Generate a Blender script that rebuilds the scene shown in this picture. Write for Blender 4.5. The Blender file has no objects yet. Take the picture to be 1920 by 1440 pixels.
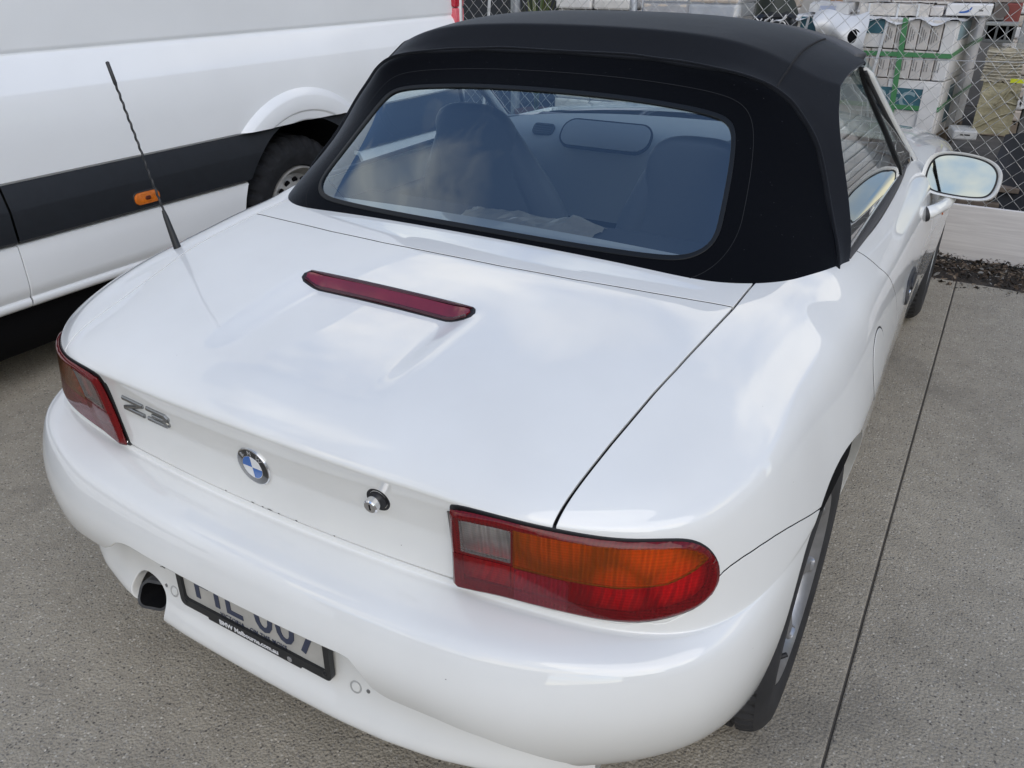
import bpy, bmesh, math, random
import numpy as np
from mathutils import Vector, Matrix, Euler
from mathutils.bvhtree import BVHTree
random.seed(7); rng = np.random.default_rng(7)
S = bpy.context.scene
COL = S.collection
R = math.radians

# ------------------------------------------------------------------ camera, sky, sun, exposure
CAM_LOC = (0.9634, -1.379, 1.440)
cd = bpy.data.cameras.new('camera'); cam = bpy.data.objects.new('camera', cd); COL.objects.link(cam)
cam.location = CAM_LOC
_m = Matrix.Rotation(R(30.58), 4, 'Z') @ Matrix.Rotation(R(90 - 27.80), 4, 'X') @ Matrix.Rotation(R(-0.05), 4, 'Z')
cam.rotation_euler = _m.to_euler()
cd.sensor_width = 36.0; cd.lens = 1495.0 / 1920 * 36; cd.clip_end = 3000; cd.clip_start = 0.02
S.camera = cam

W = bpy.data.worlds.new('World'); S.world = W; W.use_nodes = True
SUN_AZ = R(131)          # clockwise from +y: on the right rear, veiled by cloud
def build_world():
    nt = W.node_tree; nt.nodes.clear(); N = nt.nodes.new; L = nt.links.new
    out = N('ShaderNodeOutputWorld'); bg = N('ShaderNodeBackground')
    sky = N('ShaderNodeTexSky'); sky.sky_type = 'NISHITA'; sky.sun_disc = False
    sky.sun_elevation = R(40); sky.sun_rotation = SUN_AZ; sky.air_density = 1.0; sky.dust_density = 0.4; sky.ozone_density = 2.0
    tc = N('ShaderNodeTexCoord')
    sep = N('ShaderNodeSeparateXYZ'); L(tc.outputs['Generated'], sep.inputs[0])
    # project direction on a flat cloud layer
    mx = N('ShaderNodeMath'); mx.operation = 'MAXIMUM'; L(sep.outputs['Z'], mx.inputs[0]); mx.inputs[1].default_value = 0.0
    ad = N('ShaderNodeMath'); ad.operation = 'ADD'; L(mx.outputs[0], ad.inputs[0]); ad.inputs[1].default_value = 0.22
    dv = N('ShaderNodeVectorMath'); dv.operation = 'DIVIDE'; L(tc.outputs['Generated'], dv.inputs[0])
    cb = N('ShaderNodeCombineXYZ'); [L(ad.outputs[0], cb.inputs[i]) for i in range(3)]
    L(cb.outputs[0], dv.inputs[1])
    nz = N('ShaderNodeTexNoise'); nz.inputs['Scale'].default_value = 1.5; nz.inputs['Detail'].default_value = 6; nz.inputs['Roughness'].default_value = 0.55
    nz.inputs['Distortion'].default_value = 0.3
    mpn = N('ShaderNodeMapping'); mpn.inputs['Location'].default_value = CLOUD_SHIFT; L(dv.outputs[0], mpn.inputs[0])
    L(mpn.outputs[0], nz.inputs['Vector'])
    cr = N('ShaderNodeValToRGB'); cr.color_ramp.elements[0].position = 0.45; cr.color_ramp.elements[1].position = 0.58
    thin = N('ShaderNodeMapRange'); thin.inputs[1].default_value = 0.35; thin.inputs[2].default_value = 1.0; thin.inputs[3].default_value = 0.02; thin.inputs[4].default_value = -0.13
    L(mx.outputs[0], thin.inputs[0]); cov = N('ShaderNodeMath'); cov.operation = 'ADD'; L(nz.outputs['Fac'], cov.inputs[0]); L(thin.outputs[0], cov.inputs[1])
    L(cov.outputs[0], cr.inputs['Fac'])
    nz2 = N('ShaderNodeTexNoise'); nz2.inputs['Scale'].default_value = 3.2; nz2.inputs['Detail'].default_value = 5
    L(dv.outputs[0], nz2.inputs['Vector'])
    cr2 = N('ShaderNodeValToRGB'); cr2.color_ramp.elements[0].position = 0.3; cr2.color_ramp.elements[1].position = 0.75
    cr2.color_ramp.elements[0].color = CLOUD_DARK; cr2.color_ramp.elements[1].color = CLOUD_LIGHT
    L(nz2.outputs['Fac'], cr2.inputs['Fac'])
    mix = N('ShaderNodeMix'); mix.data_type = 'RGBA'
    L(cr.outputs['Color'], mix.inputs[0]); L(sky.outputs[0], mix.inputs[6]); L(cr2.outputs['Color'], mix.inputs[7])
    L(mix.outputs[2], bg.inputs['Color']); bg.inputs['Strength'].default_value = SKY_STRENGTH
    L(bg.outputs[0], out.inputs[0])
SKY_STRENGTH = 0.14; CLOUD_SHIFT = (0.0, 0.0, 0.0)
CLOUD_DARK = (5.1, 5.05, 5.05, 1); CLOUD_LIGHT = (10.0, 9.1, 7.3, 1)
build_world()
sd = bpy.data.lights.new('sun', 'SUN'); sun = bpy.data.objects.new('sun', sd); COL.objects.link(sun)
sd.energy = 0.8; sd.angle = R(60); sd.color = (1.0, 0.94, 0.84)
sun.rotation_euler = (R(90 - 40), 0, math.pi - SUN_AZ); sun.location = (9, -2, 9)
S.view_settings.view_transform = 'Standard'; S.view_settings.look = 'None'; S.view_settings.gamma = 1; S.view_settings.use_curve_mapping = False
S.view_settings.exposure = 0.60
S.render.engine = 'CYCLES'
S.cycles.max_bounces = 10; S.cycles.transparent_max_bounces = 16; S.cycles.caustics_reflective = False; S.cycles.caustics_refractive = False
try: S.cycles.use_denoising = True
except Exception: pass

# ------------------------------------------------------------------ materials
MATS = {}
def mat(name, color=(.5, .5, .5), rough=.5, metal=0., coat=0., coat_rough=.03, spec=.5, noise=None, bump=None, emit=None, alpha=None, extra=None):
    """noise = (scale, amount, detail): multiplies the base colour; bump = (scale, strength, distance)"""
    if name in MATS: return MATS[name]
    m = bpy.data.materials.new(name); m.use_nodes = True; nt = m.node_tree; N = nt.nodes.new; L = nt.links.new
    p = nt.nodes['Principled BSDF']
    p.inputs['Base Color'].default_value = (*color, 1); p.inputs['Roughness'].default_value = rough; p.inputs['Metallic'].default_value = metal
    p.inputs['Coat Weight'].default_value = coat; p.inputs['Coat Roughness'].default_value = coat_rough; p.inputs['Specular IOR Level'].default_value = spec
    tc = N('ShaderNodeTexCoord')
    if noise:
        n = N('ShaderNodeTexNoise'); n.inputs['Scale'].default_value = noise[0]; n.inputs['Detail'].default_value = noise[2] if len(noise) > 2 else 4
        L(tc.outputs['Object'], n.inputs['Vector'])
        r = N('ShaderNodeMapRange'); r.inputs[1].default_value = .3; r.inputs[2].default_value = .7; r.inputs[3].default_value = 1 - noise[1]; r.inputs[4].default_value = 1 + noise[1]
        L(n.outputs['Fac'], r.inputs[0])
        x = N('ShaderNodeVectorMath'); x.operation = 'SCALE'; x.inputs[0].default_value = color; L(r.outputs[0], x.inputs['Scale'])
        L(x.outputs[0], p.inputs['Base Color'])
    if bump:
        n = N('ShaderNodeTexNoise'); n.inputs['Scale'].default_value = bump[0]; n.inputs['Detail'].default_value = 3
        L(tc.outputs['Object'], n.inputs['Vector'])
        b = N('ShaderNodeBump'); b.inputs['Strength'].default_value = bump[1]; b.inputs['Distance'].default_value = bump[2]
        L(n.outputs['Fac'], b.inputs['Height']); L(b.outputs[0], p.inputs['Normal'])
    if emit: p.inputs['Emission Color'].default_value = (*emit[0], 1); p.inputs['Emission Strength'].default_value = emit[1]
    if extra: extra(nt, p, tc)
    MATS[name] = m
    return m

# ------------------------------------------------------------------ mesh helpers (numpy polygon soups)
class PM:
    """vertices (n,3), faces list of index lists, optional normals per vertex"""
    def __init__(s, V=None, F=None, Nn=None):
        s.V = np.zeros((0, 3)) if V is None else np.asarray(V, float); s.F = [] if F is None else [list(f) for f in F]; s.N = Nn
    def add(s, o, M=None):
        V = o.V if M is None else (o.V @ np.array(M.to_3x3()).T + np.array(M.translation))
        k = len(s.V); s.V = np.vstack([s.V, V]); s.F += [[i + k for i in f] for f in o.F]; s.N = None
        return s
def vnormals(V, F):
    N = np.zeros_like(V)
    Q = [f for f in F if len(f) == 4]; T = [f for f in F if len(f) != 4]
    if Q:
        q = np.array(Q); n = np.cross(V[q[:, 2]] - V[q[:, 0]], V[q[:, 3]] - V[q[:, 1]])
        for c in range(4): np.add.at(N, q[:, c], n)
    for f in T:
        n = np.cross(V[f[1]] - V[f[0]], V[f[2]] - V[f[0]]); N[f] += n
    return N / (np.linalg.norm(N, axis=1, keepdims=True) + 1e-12)
def compact(V, F, Nn=None):
    used = np.zeros(len(V), bool)
    for f in F: used[f] = True
    idx = np.cumsum(used) - 1
    return V[used], [[int(idx[i]) for i in f] for f in F], (None if Nn is None else Nn[used])
def clip(pm, fn):
    """keep the part of the mesh where fn(V) > 0"""
    V, F, Nn = pm.V, pm.F, pm.N
    g = fn(V); g = np.where(np.abs(g) < 1e-7, 1e-7, g)
    pos = g > 0; newV = []; newN = []; cut = {}; out = []; base = len(V)
    for f in F:
        k = sum(pos[i] for i in f)
        if k == len(f): out.append(f); continue
        if k == 0: continue
        nf = []
        for a, b in zip(f, f[1:] + f[:1]):
            if pos[a]: nf.append(a)
            if pos[a] != pos[b]:
                e = (a, b) if a < b else (b, a)
                if e not in cut:
                    t = g[e[0]] / (g[e[0]] - g[e[1]]); t = min(max(t, .002), .998)
                    cut[e] = base + len(newV); newV.append(V[e[0]] * (1 - t) + V[e[1]] * t)
                    if Nn is not None:
                        n = Nn[e[0]] * (1 - t) + Nn[e[1]] * t; newN.append(n / np.linalg.norm(n))
                nf.append(cut[e])
        if len(nf) >= 3: out.append(nf)
    if newV: V = np.vstack([V, newV])
    if Nn is not None and newN: Nn = np.vstack([Nn, newN])
    V, out, Nn = compact(V, out, Nn)
    return PM(V, out, Nn)
def boundary(F):
    cnt = {}
    for f in F:
        for a, b in zip(f, f[1:] + f[:1]):
            e = (a, b) if a < b else (b, a)
            cnt[e] = None if e in cnt else (a, b)
    return [e for e in cnt.values() if e]
def flange(pm, depth=.014, rnd=.0012, keep=None, inward=0.):
    """round the border over and turn it down along the inward normal"""
    if pm.N is None: pm.N = vnormals(pm.V, pm.F)
    be = boundary(pm.F)
    if keep is not None: be = [e for e in be if keep((pm.V[e[0]] + pm.V[e[1]]) / 2)]
    if not be: return pm
    out = {}
    for a, b in be:
        d = pm.V[b] - pm.V[a]
        for i in (a, b): out[i] = out.get(i, 0) + np.cross(d, pm.N[i]) / (np.linalg.norm(d) + 1e-9)
    ids = list(out); k = len(pm.V); o = np.array([out[i] / (np.linalg.norm(out[i]) + 1e-9) for i in ids]); n = pm.N[ids]; v = pm.V[ids]
    r1 = v + o * rnd * .7 - n * rnd * .3; r2 = v + o * rnd - n * rnd; r3 = v + o * (rnd - inward) - n * depth
    s2 = n * .6 + o * .8; s2 /= np.linalg.norm(s2, axis=1, keepdims=True)
    V = np.vstack([pm.V, r1, r2, r3]); Nn = np.vstack([pm.N, s2, o, o]); m = len(ids); ix = {i: j for j, i in enumerate(ids)}; F = list(pm.F)
    for a, b in be:
        ja, jb = ix[a], ix[b]
        F += [[b, a, k + ja, k + jb], [k + jb, k + ja, k + m + ja, k + m + jb], [k + m + jb, k + m + ja, k + 2 * m + ja, k + 2 * m + jb]]
    return PM(V, F, Nn)
def link(name, me, parent=None):
    o = bpy.data.objects.new(name, me); COL.objects.link(o)
    if parent is not None: o.parent = parent
    return o
def mk(name, pm, m, parent=None, smooth=True, origin=None, sharp=None):
    me = bpy.data.meshes.new(name); V = pm.V if origin is None else pm.V - np.array(origin)
    me.from_pydata([tuple(v) for v in V], [], [tuple(f) for f in pm.F])
    if smooth: me.polygons.foreach_set('use_smooth', [True] * len(me.polygons))
    me.update()
    if pm.N is not None and smooth: me.normals_split_custom_set_from_vertices([tuple(n) for n in pm.N])
    elif smooth and sharp: me.set_sharp_from_angle(angle=R(sharp))
    ms = m if isinstance(m, (list, tuple)) else [m]
    for x in ms: me.materials.append(x)
    o = link(name, me, parent)
    if origin is not None: o.location = origin
    return o
def thing(name, label, cat, loc=(0, 0, 0), rz=0, group=None):
    o = bpy.data.objects.new(name, None); COL.objects.link(o); o.location = loc; o.rotation_euler = (0, 0, rz); o.empty_display_size = .1
    return tag(o, label, cat, group)
def tag(o, label=None, cat=None, group=None, kind=None):
    if label: o['label'] = label
    if cat: o['category'] = cat
    if group: o['group'] = group
    if kind: o['kind'] = kind
    return o
def subsurf(V, F, lev, limit=True, crease=None):
    me = bpy.data.meshes.new('tmp'); me.from_pydata([tuple(v) for v in V], [], [tuple(f) for f in F]); me.update()
    o = bpy.data.objects.new('tmp', me); COL.objects.link(o)
    if crease:
        at = me.attributes.new('crease_edge', 'FLOAT', 'EDGE')
        for e in me.edges:
            k = tuple(sorted(e.vertices))
            if k in crease: at.data[e.index].value = crease[k]
    s = o.modifiers.new('s', 'SUBSURF'); s.levels = lev; s.render_levels = lev; s.use_limit_surface = limit; s.boundary_smooth = 'PRESERVE_CORNERS'; s.quality = 4
    ev = o.evaluated_get(bpy.context.evaluated_depsgraph_get()); e = ev.to_mesh()
    n = len(e.vertices); A = np.empty(n * 3); e.vertices.foreach_get('co', A); A = A.reshape(-1, 3)
    q = np.empty(len(e.loops), int); e.loops.foreach_get('vertex_index', q); Q = q.reshape(-1, 4)
    ev.to_mesh_clear(); bpy.data.objects.remove(o); bpy.data.meshes.remove(me)
    return A, Q
def fit_subsurf(V, F, lev, iters=3, crease=None):
    P = np.array(V, float); T = P.copy()
    for _ in range(iters):
        A, _q = subsurf(P, F, 1, crease=crease); P += .9 * (T - A[:len(P)])
    return subsurf(P, F, lev, crease=crease)
# ------------------------------------------------------------------ body surface of the car (one smooth cage, cut into panels afterwards)
def body_surface():
    # hoop columns (right half): k0..k4 across the tail, k5.. along the side, last five across the nose; 11 rings from the deck edge to the underside
    C = []
    def rear(x, yz, dx=None):
        dx = dx or [0] * 11
        C.append([(x + d, y, z) for d, (y, z) in zip(dx, yz)])
    rear(0, [(-.46, .836), (-.588, .795), (-.632, .760), (-.622, .722), (-.612, .590), (-.628, .572), (-.702, .550), (-.735, .470), (-.722, .390), (-.695, .315), (-.640, .255)])
    rear(.2, [(-.46, .833), (-.586, .793), (-.629, .758), (-.619, .721), (-.608, .590), (-.624, .572), (-.699, .550), (-.733, .470), (-.720, .390), (-.692, .315), (-.640, .255)])
    rear(.40, [(-.455, .824), (-.575, .785), (-.612, .752), (-.606, .719), (-.594, .588), (-.608, .571), (-.683, .549), (-.718, .470), (-.706, .390), (-.675, .315), (-.620, .255)])
    rear(.55, [(-.435, .806), (-.545, .775), (-.583, .748), (-.583, .716), (-.572, .588), (-.585, .571), (-.648, .549), (-.682, .470), (-.672, .385), (-.640, .310), (-.585, .255)],
         [-.0, 0, 0, 0, 0, .003, .010, .016, .018, .014, 0])
    # corner
    C.append([(.632, -.365, .805), (.677, -.432, .780), (.706, -.462, .752), (.728, -.480, .716), (.750, -.497, .591), (.755, -.505, .573), (.771, -.536, .548), (.782, -.550, .470), (.774, -.530, .380), (.750, -.490, .305), (.71, -.445, .255)])
    def side(y, xz, dy=None):
        dy = dy or [0] * 11
        C.append([(x, y + d, z) for d, (x, z) in zip(dy, xz)])
    side(-.27, [(.622, .840), (.697, .820), (.758, .790), (.799, .745), (.834, .610), (.838, .585), (.844, .550), (.851, .470), (.842, .370), (.825, .290), (.79, .245)], [.02, .01, 0, -.01, -.02, -.025, -.03, -.03, -.03, -.02, 0])
    side(-.10, [(.612, .864), (.690, .848), (.762, .815), (.812, .765), (.855, .635), (.858, .600), (.862, .550), (.861, .460), (.848, .360), (.830, .285), (.80, .240)])
    side(.06, [(.616, .880), (.695, .866), (.768, .836), (.820, .787), (.865, .660), (.868, .615), (.868, .545), (.863, .450), (.850, .350), (.832, .280), (.80, .235)])
    side(.20, [(.668, .884), (.725, .870), (.780, .842), (.826, .793), (.867, .665), (.870, .615), (.869, .540), (.862, .440), (.850, .340), (.832, .275), (.80, .230)])
    side(.34, [(.735, .886), (.763, .874), (.800, .846), (.834, .795), (.866, .665), (.869, .610), (.867, .530), (.858, .430), (.845, .335), (.828, .270), (.79, .225)])
    side(.62, [(.762, .876), (.785, .862), (.812, .834), (.837, .785), (.861, .660), (.863, .605), (.861, .520), (.852, .420), (.840, .330), (.824, .265), (.78, .22)])
    side(.95, [(.764, .880), (.786, .868), (.812, .840), (.836, .790), (.855, .660), (.857, .600), (.855, .515), (.847, .415), (.837, .330), (.822, .265), (.78, .22)])
    side(1.35, [(.750, .892), (.776, .882), (.806, .856), (.832, .806), (.852, .670), (.854, .605), (.852, .515), (.845, .415), (.836, .330), (.822, .265), (.78, .22)])
    side(1.70, [(.690, .905), (.730, .896), (.776, .872), (.818, .820), (.852, .680), (.855, .610), (.853, .515), (.846, .415), (.837, .330), (.822, .265), (.78, .22)])
    side(2.05, [(.620, .884), (.690, .878), (.765, .852), (.822, .802), (.864, .665), (.866, .610), (.865, .530), (.858, .430), (.845, .335), (.828, .270), (.79, .225)])
    side(2.35, [(.585, .848), (.670, .844), (.755, .822), (.825, .768), (.868, .650), (.870, .605), (.869, .535), (.862, .440), (.848, .345), (.830, .275), (.79, .23)])
    side(2.65, [(.560, .800), (.650, .794), (.745, .772), (.815, .720), (.860, .620), (.863, .590), (.862, .530), (.856, .440), (.842, .345), (.825, .275), (.78, .23)])
    side(2.92, [(.530, .765), (.620, .758), (.700, .735), (.765, .685), (.818, .590), (.822, .560), (.824, .500), (.820, .420), (.808, .335), (.79, .27), (.75, .23)])
    # front corner and nose
    C.append([(.50, 3.05, .715), (.57, 3.10, .700), (.62, 3.14, .675), (.66, 3.165, .640), (.695, 3.18, .560), (.70, 3.185, .53), (.71, 3.20, .48), (.71, 3.205, .41), (.70, 3.19, .33), (.68, 3.16, .27), (.64, 3.1, .23)])
    for x, dy in ((.36, .045), (.24, .07), (.12, .085), (0, .09)):
        C.append([(x, 3.08 + dy, .715), (x, 3.14 + dy, .695), (x, 3.18 + dy, .665), (x, 3.2 + dy, .63), (x, 3.21 + dy, .56), (x, 3.215 + dy, .53), (x, 3.23 + dy, .48), (x, 3.23 + dy, .41), (x, 3.21 + dy, .33), (x, 3.18 + dy, .27), (x, 3.12 + dy, .23)])
    K = len(C); NR = 11
    V = []; idx = {}
    def put(key, p):
        if key not in idx: idx[key] = len(V); V.append(p)
        return idx[key]
    F = []
    for sg in (1, -1):
        def vid(key, p):
            if abs(p[0]) < 1e-9: kk = ('c',) + key
            else: kk = (sg,) + key
            return put(kk, (p[0] * sg, p[1], p[2]))
        H = [[vid((k, r), C[k][r]) for r in range(NR)] for k in range(K)]
        def face(a, b, c, d): F.append([a, b, c, d] if sg == 1 else [d, c, b, a])
        for k in range(K - 1):
            for r in range(NR - 1):
                face(H[k][r], H[k][r + 1], H[k + 1][r + 1], H[k + 1][r])
        # rear deck: rows k5..k8, columns x of k0..k3
        def grid(boundrow, cols, ks, zf, yf, rev):
            prev = [H[k][0] for k in boundrow]
            for n, k in enumerate(ks):
                xe, ye, ze = C[k][0]
                row = [vid(('g', k, c), (xe * cols[c], yf(n, cols[c], ye), zf(n, cols[c], ze))) for c in range(len(cols))] + [H[k][0]]
                for c in range(len(row) - 1):
                    (face if not rev else (lambda a, b, c_, d: face(d, c_, b, a)))(prev[c], prev[c + 1], row[c + 1], row[c])
                prev = row
        crown = [.030, .026, .022, .020, .020]
        grid([0, 1, 2, 3, 4], [0, .34, .66, .90], [5, 6, 7, 8], lambda n, t, ze: ze + crown[n] * (1 - t ** 2.2), lambda n, t, ye: ye - .012 * (1 - t * t), False)
        hc = [.050, .060, .06, .055, .045]
        grid([K - 1, K - 2, K - 3, K - 4, K - 5], [0, .30, .6, .85], [17, 16, 15, 14, 13], lambda n, t, ze: ze + hc[n] * (1 - t ** 2), lambda n, t, ye: ye, True)
    cre = {}
    for sg in (1, -1):
        for k in range(0, 6):
            a_ = [idx.get((sg, kk, 6), idx.get(('c', kk, 6))) for kk in (k, k + 1)]
            cre[tuple(sorted(a_))] = (.42, .42, .42, .40, .30, .15)[k]
    A, Q = fit_subsurf(V, F, 4, 3, crease=cre)
    # the recess behind the third brake light is pressed into the subdivided deck
    x, y = np.abs(A[:, 0]), A[:, 1]
    ss = lambda a, b, t: (lambda u: u * u * (3 - 2 * u))(np.clip((t - a) / (b - a), 0, 1))
    dep = np.clip((y + .545) / .290, 0, 1)
    h = -.0215 * dep ** .75 * (1 - ss(-.253, -.231, y)) * (1 - ss(.156, .227, x)) * ss(-.56, -.50, y)
    A[:, 2] += np.where((A[:, 2] > .7) & (y > -.6) & (y < .2), h, 0)
    return A, Q
BV, BQ = body_surface()
BN = vnormals(BV, BQ.tolist())
if BN[np.argmax(BV[:, 2])][2] < 0: BQ = BQ[:, ::-1]; BN = -BN
BVH = BVHTree.FromPolygons([tuple(v) for v in BV], BQ.tolist())
def region(*fns, off=0.):
    """the body surface where every implicit function is above off, as a panel"""
    keep = np.ones(len(BV), bool)
    gs = [f(BV) for f in fns]
    for g in gs: keep &= g > -.03
    q = BQ[keep[BQ].any(axis=1)]
    V, F, Nn = compact(BV, q.tolist(), BN)
    pm = PM(V, F, Nn)
    for f in fns: pm = clip(pm, lambda v, f=f: f(v) - off)
    return pm
#STAGE1
# ------------------------------------------------------------------ soft top surface
def top_surface():
    HT = [
     [(0, .040, .885), (.2, .044, .883), (.40, .052, .876), (.56, .072, .862), (.655, .132, .856), (.722, .240, .862), (.757, .385, .866)],
     [(0, .090, .915), (.2, .092, .914), (.40, .100, .909), (.543, .110, .901), (.643, .183, .903), (.706, .306, .918), (.748, .400, .925)],
     [(0, .265, 1.045), (.2, .265, 1.044), (.38, .262, 1.035), (.50, .262, 1.022), (.585, .303, 1.012), (.657, .385, 1.008), (.714, .462, 1.008)],
     [(0, .430, 1.176), (.2, .430, 1.172), (.37, .424, 1.160), (.475, .408, 1.144), (.552, .405, 1.120), (.618, .440, 1.100), (.674, .515, 1.098)],
     [(0, .497, 1.241), (.2, .492, 1.238), (.37, .475, 1.228), (.48, .452, 1.212), (.55, .460, 1.184), (.605, .505, 1.160), (.650, .568, 1.152)],
     [(0, .555, 1.306), (.2, .552, 1.303), (.37, .548, 1.291), (.48, .552, 1.266), (.55, .566, 1.236), (.60, .597, 1.211), (.633, .632, 1.198)],
     [(0, .740, 1.323), (.2, .740, 1.320), (.37, .735, 1.307), (.48, .733, 1.285), (.55, .735, 1.258), (.60, .742, 1.235), (.631, .750, 1.217)],
     [(0, .950, 1.319), (.2, .950, 1.316), (.37, .945, 1.304), (.48, .940, 1.283), (.55, .930, 1.262), (.60, .912, 1.243), (.637, .885, 1.226)],
     [(0, 1.10, 1.280), (.2, 1.10, 1.275), (.37, 1.09, 1.265), (.48, 1.06, 1.250), (.55, 1.02, 1.238), (.60, .96, 1.228), (.640, .895, 1.215)]]
    nc = 7; V = []; F = []; full = []
    for h in HT:
        row = [(-x, y, z) for x, y, z in h[:0:-1]] + list(h)
        full.append(row)
    n = len(full[0]); V = [p for r in full for p in r]
    for a in range(len(full) - 1):
        for b in range(n - 1): F.append([a * n + b, a * n + b + 1, (a + 1) * n + b + 1, (a + 1) * n + b])
    cr = {}
    for b in range(n - 1): cr[(4 * n + b, 4 * n + b + 1)] = .45; cr[(5 * n + b, 5 * n + b + 1)] = .75
    A, Q = fit_subsurf(V, F, 4, 3, crease=cr)
    return A, Q
TV, TQ = top_surface()
TN = vnormals(TV, TQ.tolist())
if TN[np.argmax(TV[:, 2])][2] < 0: TQ = TQ[:, ::-1]; TN = -TN
TBVH = BVHTree.FromPolygons([tuple(v) for v in TV], TQ.tolist())
# ------------------------------------------------------------------ small shape builders (all return PM)
def box(x0, y0, z0, x1, y1, z1, b=0.):
    if b <= 0:
        V = [(x, y, z) for z in (z0, z1) for y in (y0, y1) for x in (x0, x1)]
        return PM(V, [[0, 2, 3, 1], [4, 5, 7, 6], [0, 1, 5, 4], [2, 6, 7, 3], [0, 4, 6, 2], [1, 3, 7, 5]])
    bm = bmesh.new(); bmesh.ops.create_cube(bm, size=1)
    for v in bm.verts: v.co = Vector(((x0 + x1) / 2 + v.co.x * (x1 - x0), (y0 + y1) / 2 + v.co.y * (y1 - y0), (z0 + z1) / 2 + v.co.z * (z1 - z0)))
    bmesh.ops.bevel(bm, geom=bm.edges[:], offset=b, segments=2, profile=.5, affect='EDGES')
    return from_bm(bm)
def from_bm(bm):
    bm.verts.index_update(); V = [tuple(v.co) for v in bm.verts]; F = [[v.index for v in f.verts] for f in bm.faces]; bm.free()
    return PM(V, F)
def tube(path, r, n=8, caps=True, up=None):
    P = np.array(path, float); m = len(P); r = np.broadcast_to(np.asarray(r, float), (m,)) if np.ndim(r) < 2 else r
    T = np.gradient(P, axis=0); T /= np.linalg.norm(T, axis=1, keepdims=True) + 1e-12
    u = np.array(up if up is not None else ((0, 0, 1) if abs(T[0][2]) < .9 else (1, 0, 0)), float); V = []
    for i in range(m):
        a = u - T[i] * (u @ T[i]); a /= np.linalg.norm(a) + 1e-12; b = np.cross(T[i], a); u = a
        for k in range(n):
            t = 2 * math.pi * k / n
            V.append(P[i] + r[i] * (math.cos(t) * a + math.sin(t) * b))
    F = [[i * n + k, i * n + (k + 1) % n, (i + 1) * n + (k + 1) % n, (i + 1) * n + k] for i in range(m - 1) for k in range(n)]
    if caps: F += [list(range(n))[::-1], [(m - 1) * n + k for k in range(n)]]
    return PM(V, F)
def sweep(path, prof, up=(0, 0, 1), closed_prof=True, caps=True, scale=None):
    """profile points (a, b) in the frame (side, up) along a path"""
    P = np.array(path, float); m = len(P); T = np.gradient(P, axis=0); T /= np.linalg.norm(T, axis=1, keepdims=True) + 1e-12
    up = np.array(up, float); ups = up if up.ndim == 2 else np.tile(up, (m, 1)); V = []; n = len(prof)
    for i in range(m):
        s = np.cross(T[i], ups[i]); s /= np.linalg.norm(s) + 1e-12; w = np.cross(s, T[i]); k = 1 if scale is None else scale[i]
        V += [P[i] + s * a * k + w * b * k for a, b in prof]
    F = []
    for i in range(m - 1):
        for k in range(n if closed_prof else n - 1): F.append([i * n + k, i * n + (k + 1) % n, (i + 1) * n + (k + 1) % n, (i + 1) * n + k])
    if caps and closed_prof: F += [list(range(n))[::-1], [(m - 1) * n + k for k in range(n)]]
    return PM(V, F)
def lathe(prof, n=48, axis='x'):
    """(radius, offset along the axis) profile turned about an axis"""
    V = []; m = len(prof)
    for k in range(n):
        t = 2 * math.pi * k / n; c, s = math.cos(t), math.sin(t)
        for r, a in prof: V.append((a, r * c, r * s) if axis == 'x' else ((r * c, a, r * s) if axis == 'y' else (r * c, r * s, a)))
    F = [[k * m + i, k * m + i + 1, ((k + 1) % n) * m + i + 1, ((k + 1) % n) * m + i] for k in range(n) for i in range(m - 1)]
    return PM(V, F)
def prism(poly, z0, z1, bev=0., seg=2):
    """polygon in xy extruded along z"""
    bm = bmesh.new(); vs = [bm.verts.new((x, y, z0)) for x, y in poly]; f = bm.faces.new(vs); bmesh.ops.recalc_face_normals(bm, faces=[f])
    if f.normal.z > 0: f.normal_flip()
    r = bmesh.ops.extrude_face_region(bm, geom=[f]); vv = [e for e in r['geom'] if isinstance(e, bmesh.types.BMVert)]
    for v in vv: v.co.z = z1
    bm.normal_update()
    if bev:
        es = [e for e in bm.edges if all(abs(v.co.z - z1) < 1e-6 for v in e.verts)]
        bmesh.ops.bevel(bm, geom=es, offset=bev, segments=seg, profile=.5, affect='EDGES')
    bmesh.ops.recalc_face_normals(bm, faces=bm.faces[:])
    return from_bm(bm)
def rrect(w, h, r, n=5):
    P = []
    for cx, cy, a0 in ((w / 2 - r, h / 2 - r, 0), (-w / 2 + r, h / 2 - r, 90), (-w / 2 + r, -h / 2 + r, 180), (w / 2 - r, -h / 2 + r, 270)):
        for k in range(n + 1): t = R(a0 + 90 * k / n); P.append((cx + r * math.cos(t), cy + r * math.sin(t)))
    return P
def xform(pm, M):
    return PM(pm.V @ np.array(M.to_3x3()).T + np.array(M.translation), pm.F)
def frame(origin, xax, yax):
    """matrix whose local x, y span a plane and local z is its normal"""
    x = Vector(xax).normalized(); y = Vector(yax); z = x.cross(y).normalized(); y = z.cross(x)
    return Matrix(((x.x, y.x, z.x, origin[0]), (x.y, y.y, z.y, origin[1]), (x.z, y.z, z.z, origin[2]), (0, 0, 0, 1)))
def text_pm(s, size, depth=.0006, bold=0., spacing=1., shear=0., align='CENTER'):
    c = bpy.data.curves.new('t', 'FONT'); c.body = s; c.size = size; c.extrude = depth / 2; c.offset = bold; c.space_character = spacing; c.shear = shear; c.align_x = align; c.resolution_u = 3
    o = bpy.data.objects.new('t', c); COL.objects.link(o)
    ev = o.evaluated_get(bpy.context.evaluated_depsgraph_get()); me = ev.to_mesh()
    pm = PM([tuple(v.co) for v in me.vertices], [list(p.vertices) for p in me.polygons])
    ev.to_mesh_clear(); bpy.data.objects.remove(o); bpy.data.curves.remove(c)
    return pm
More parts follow.
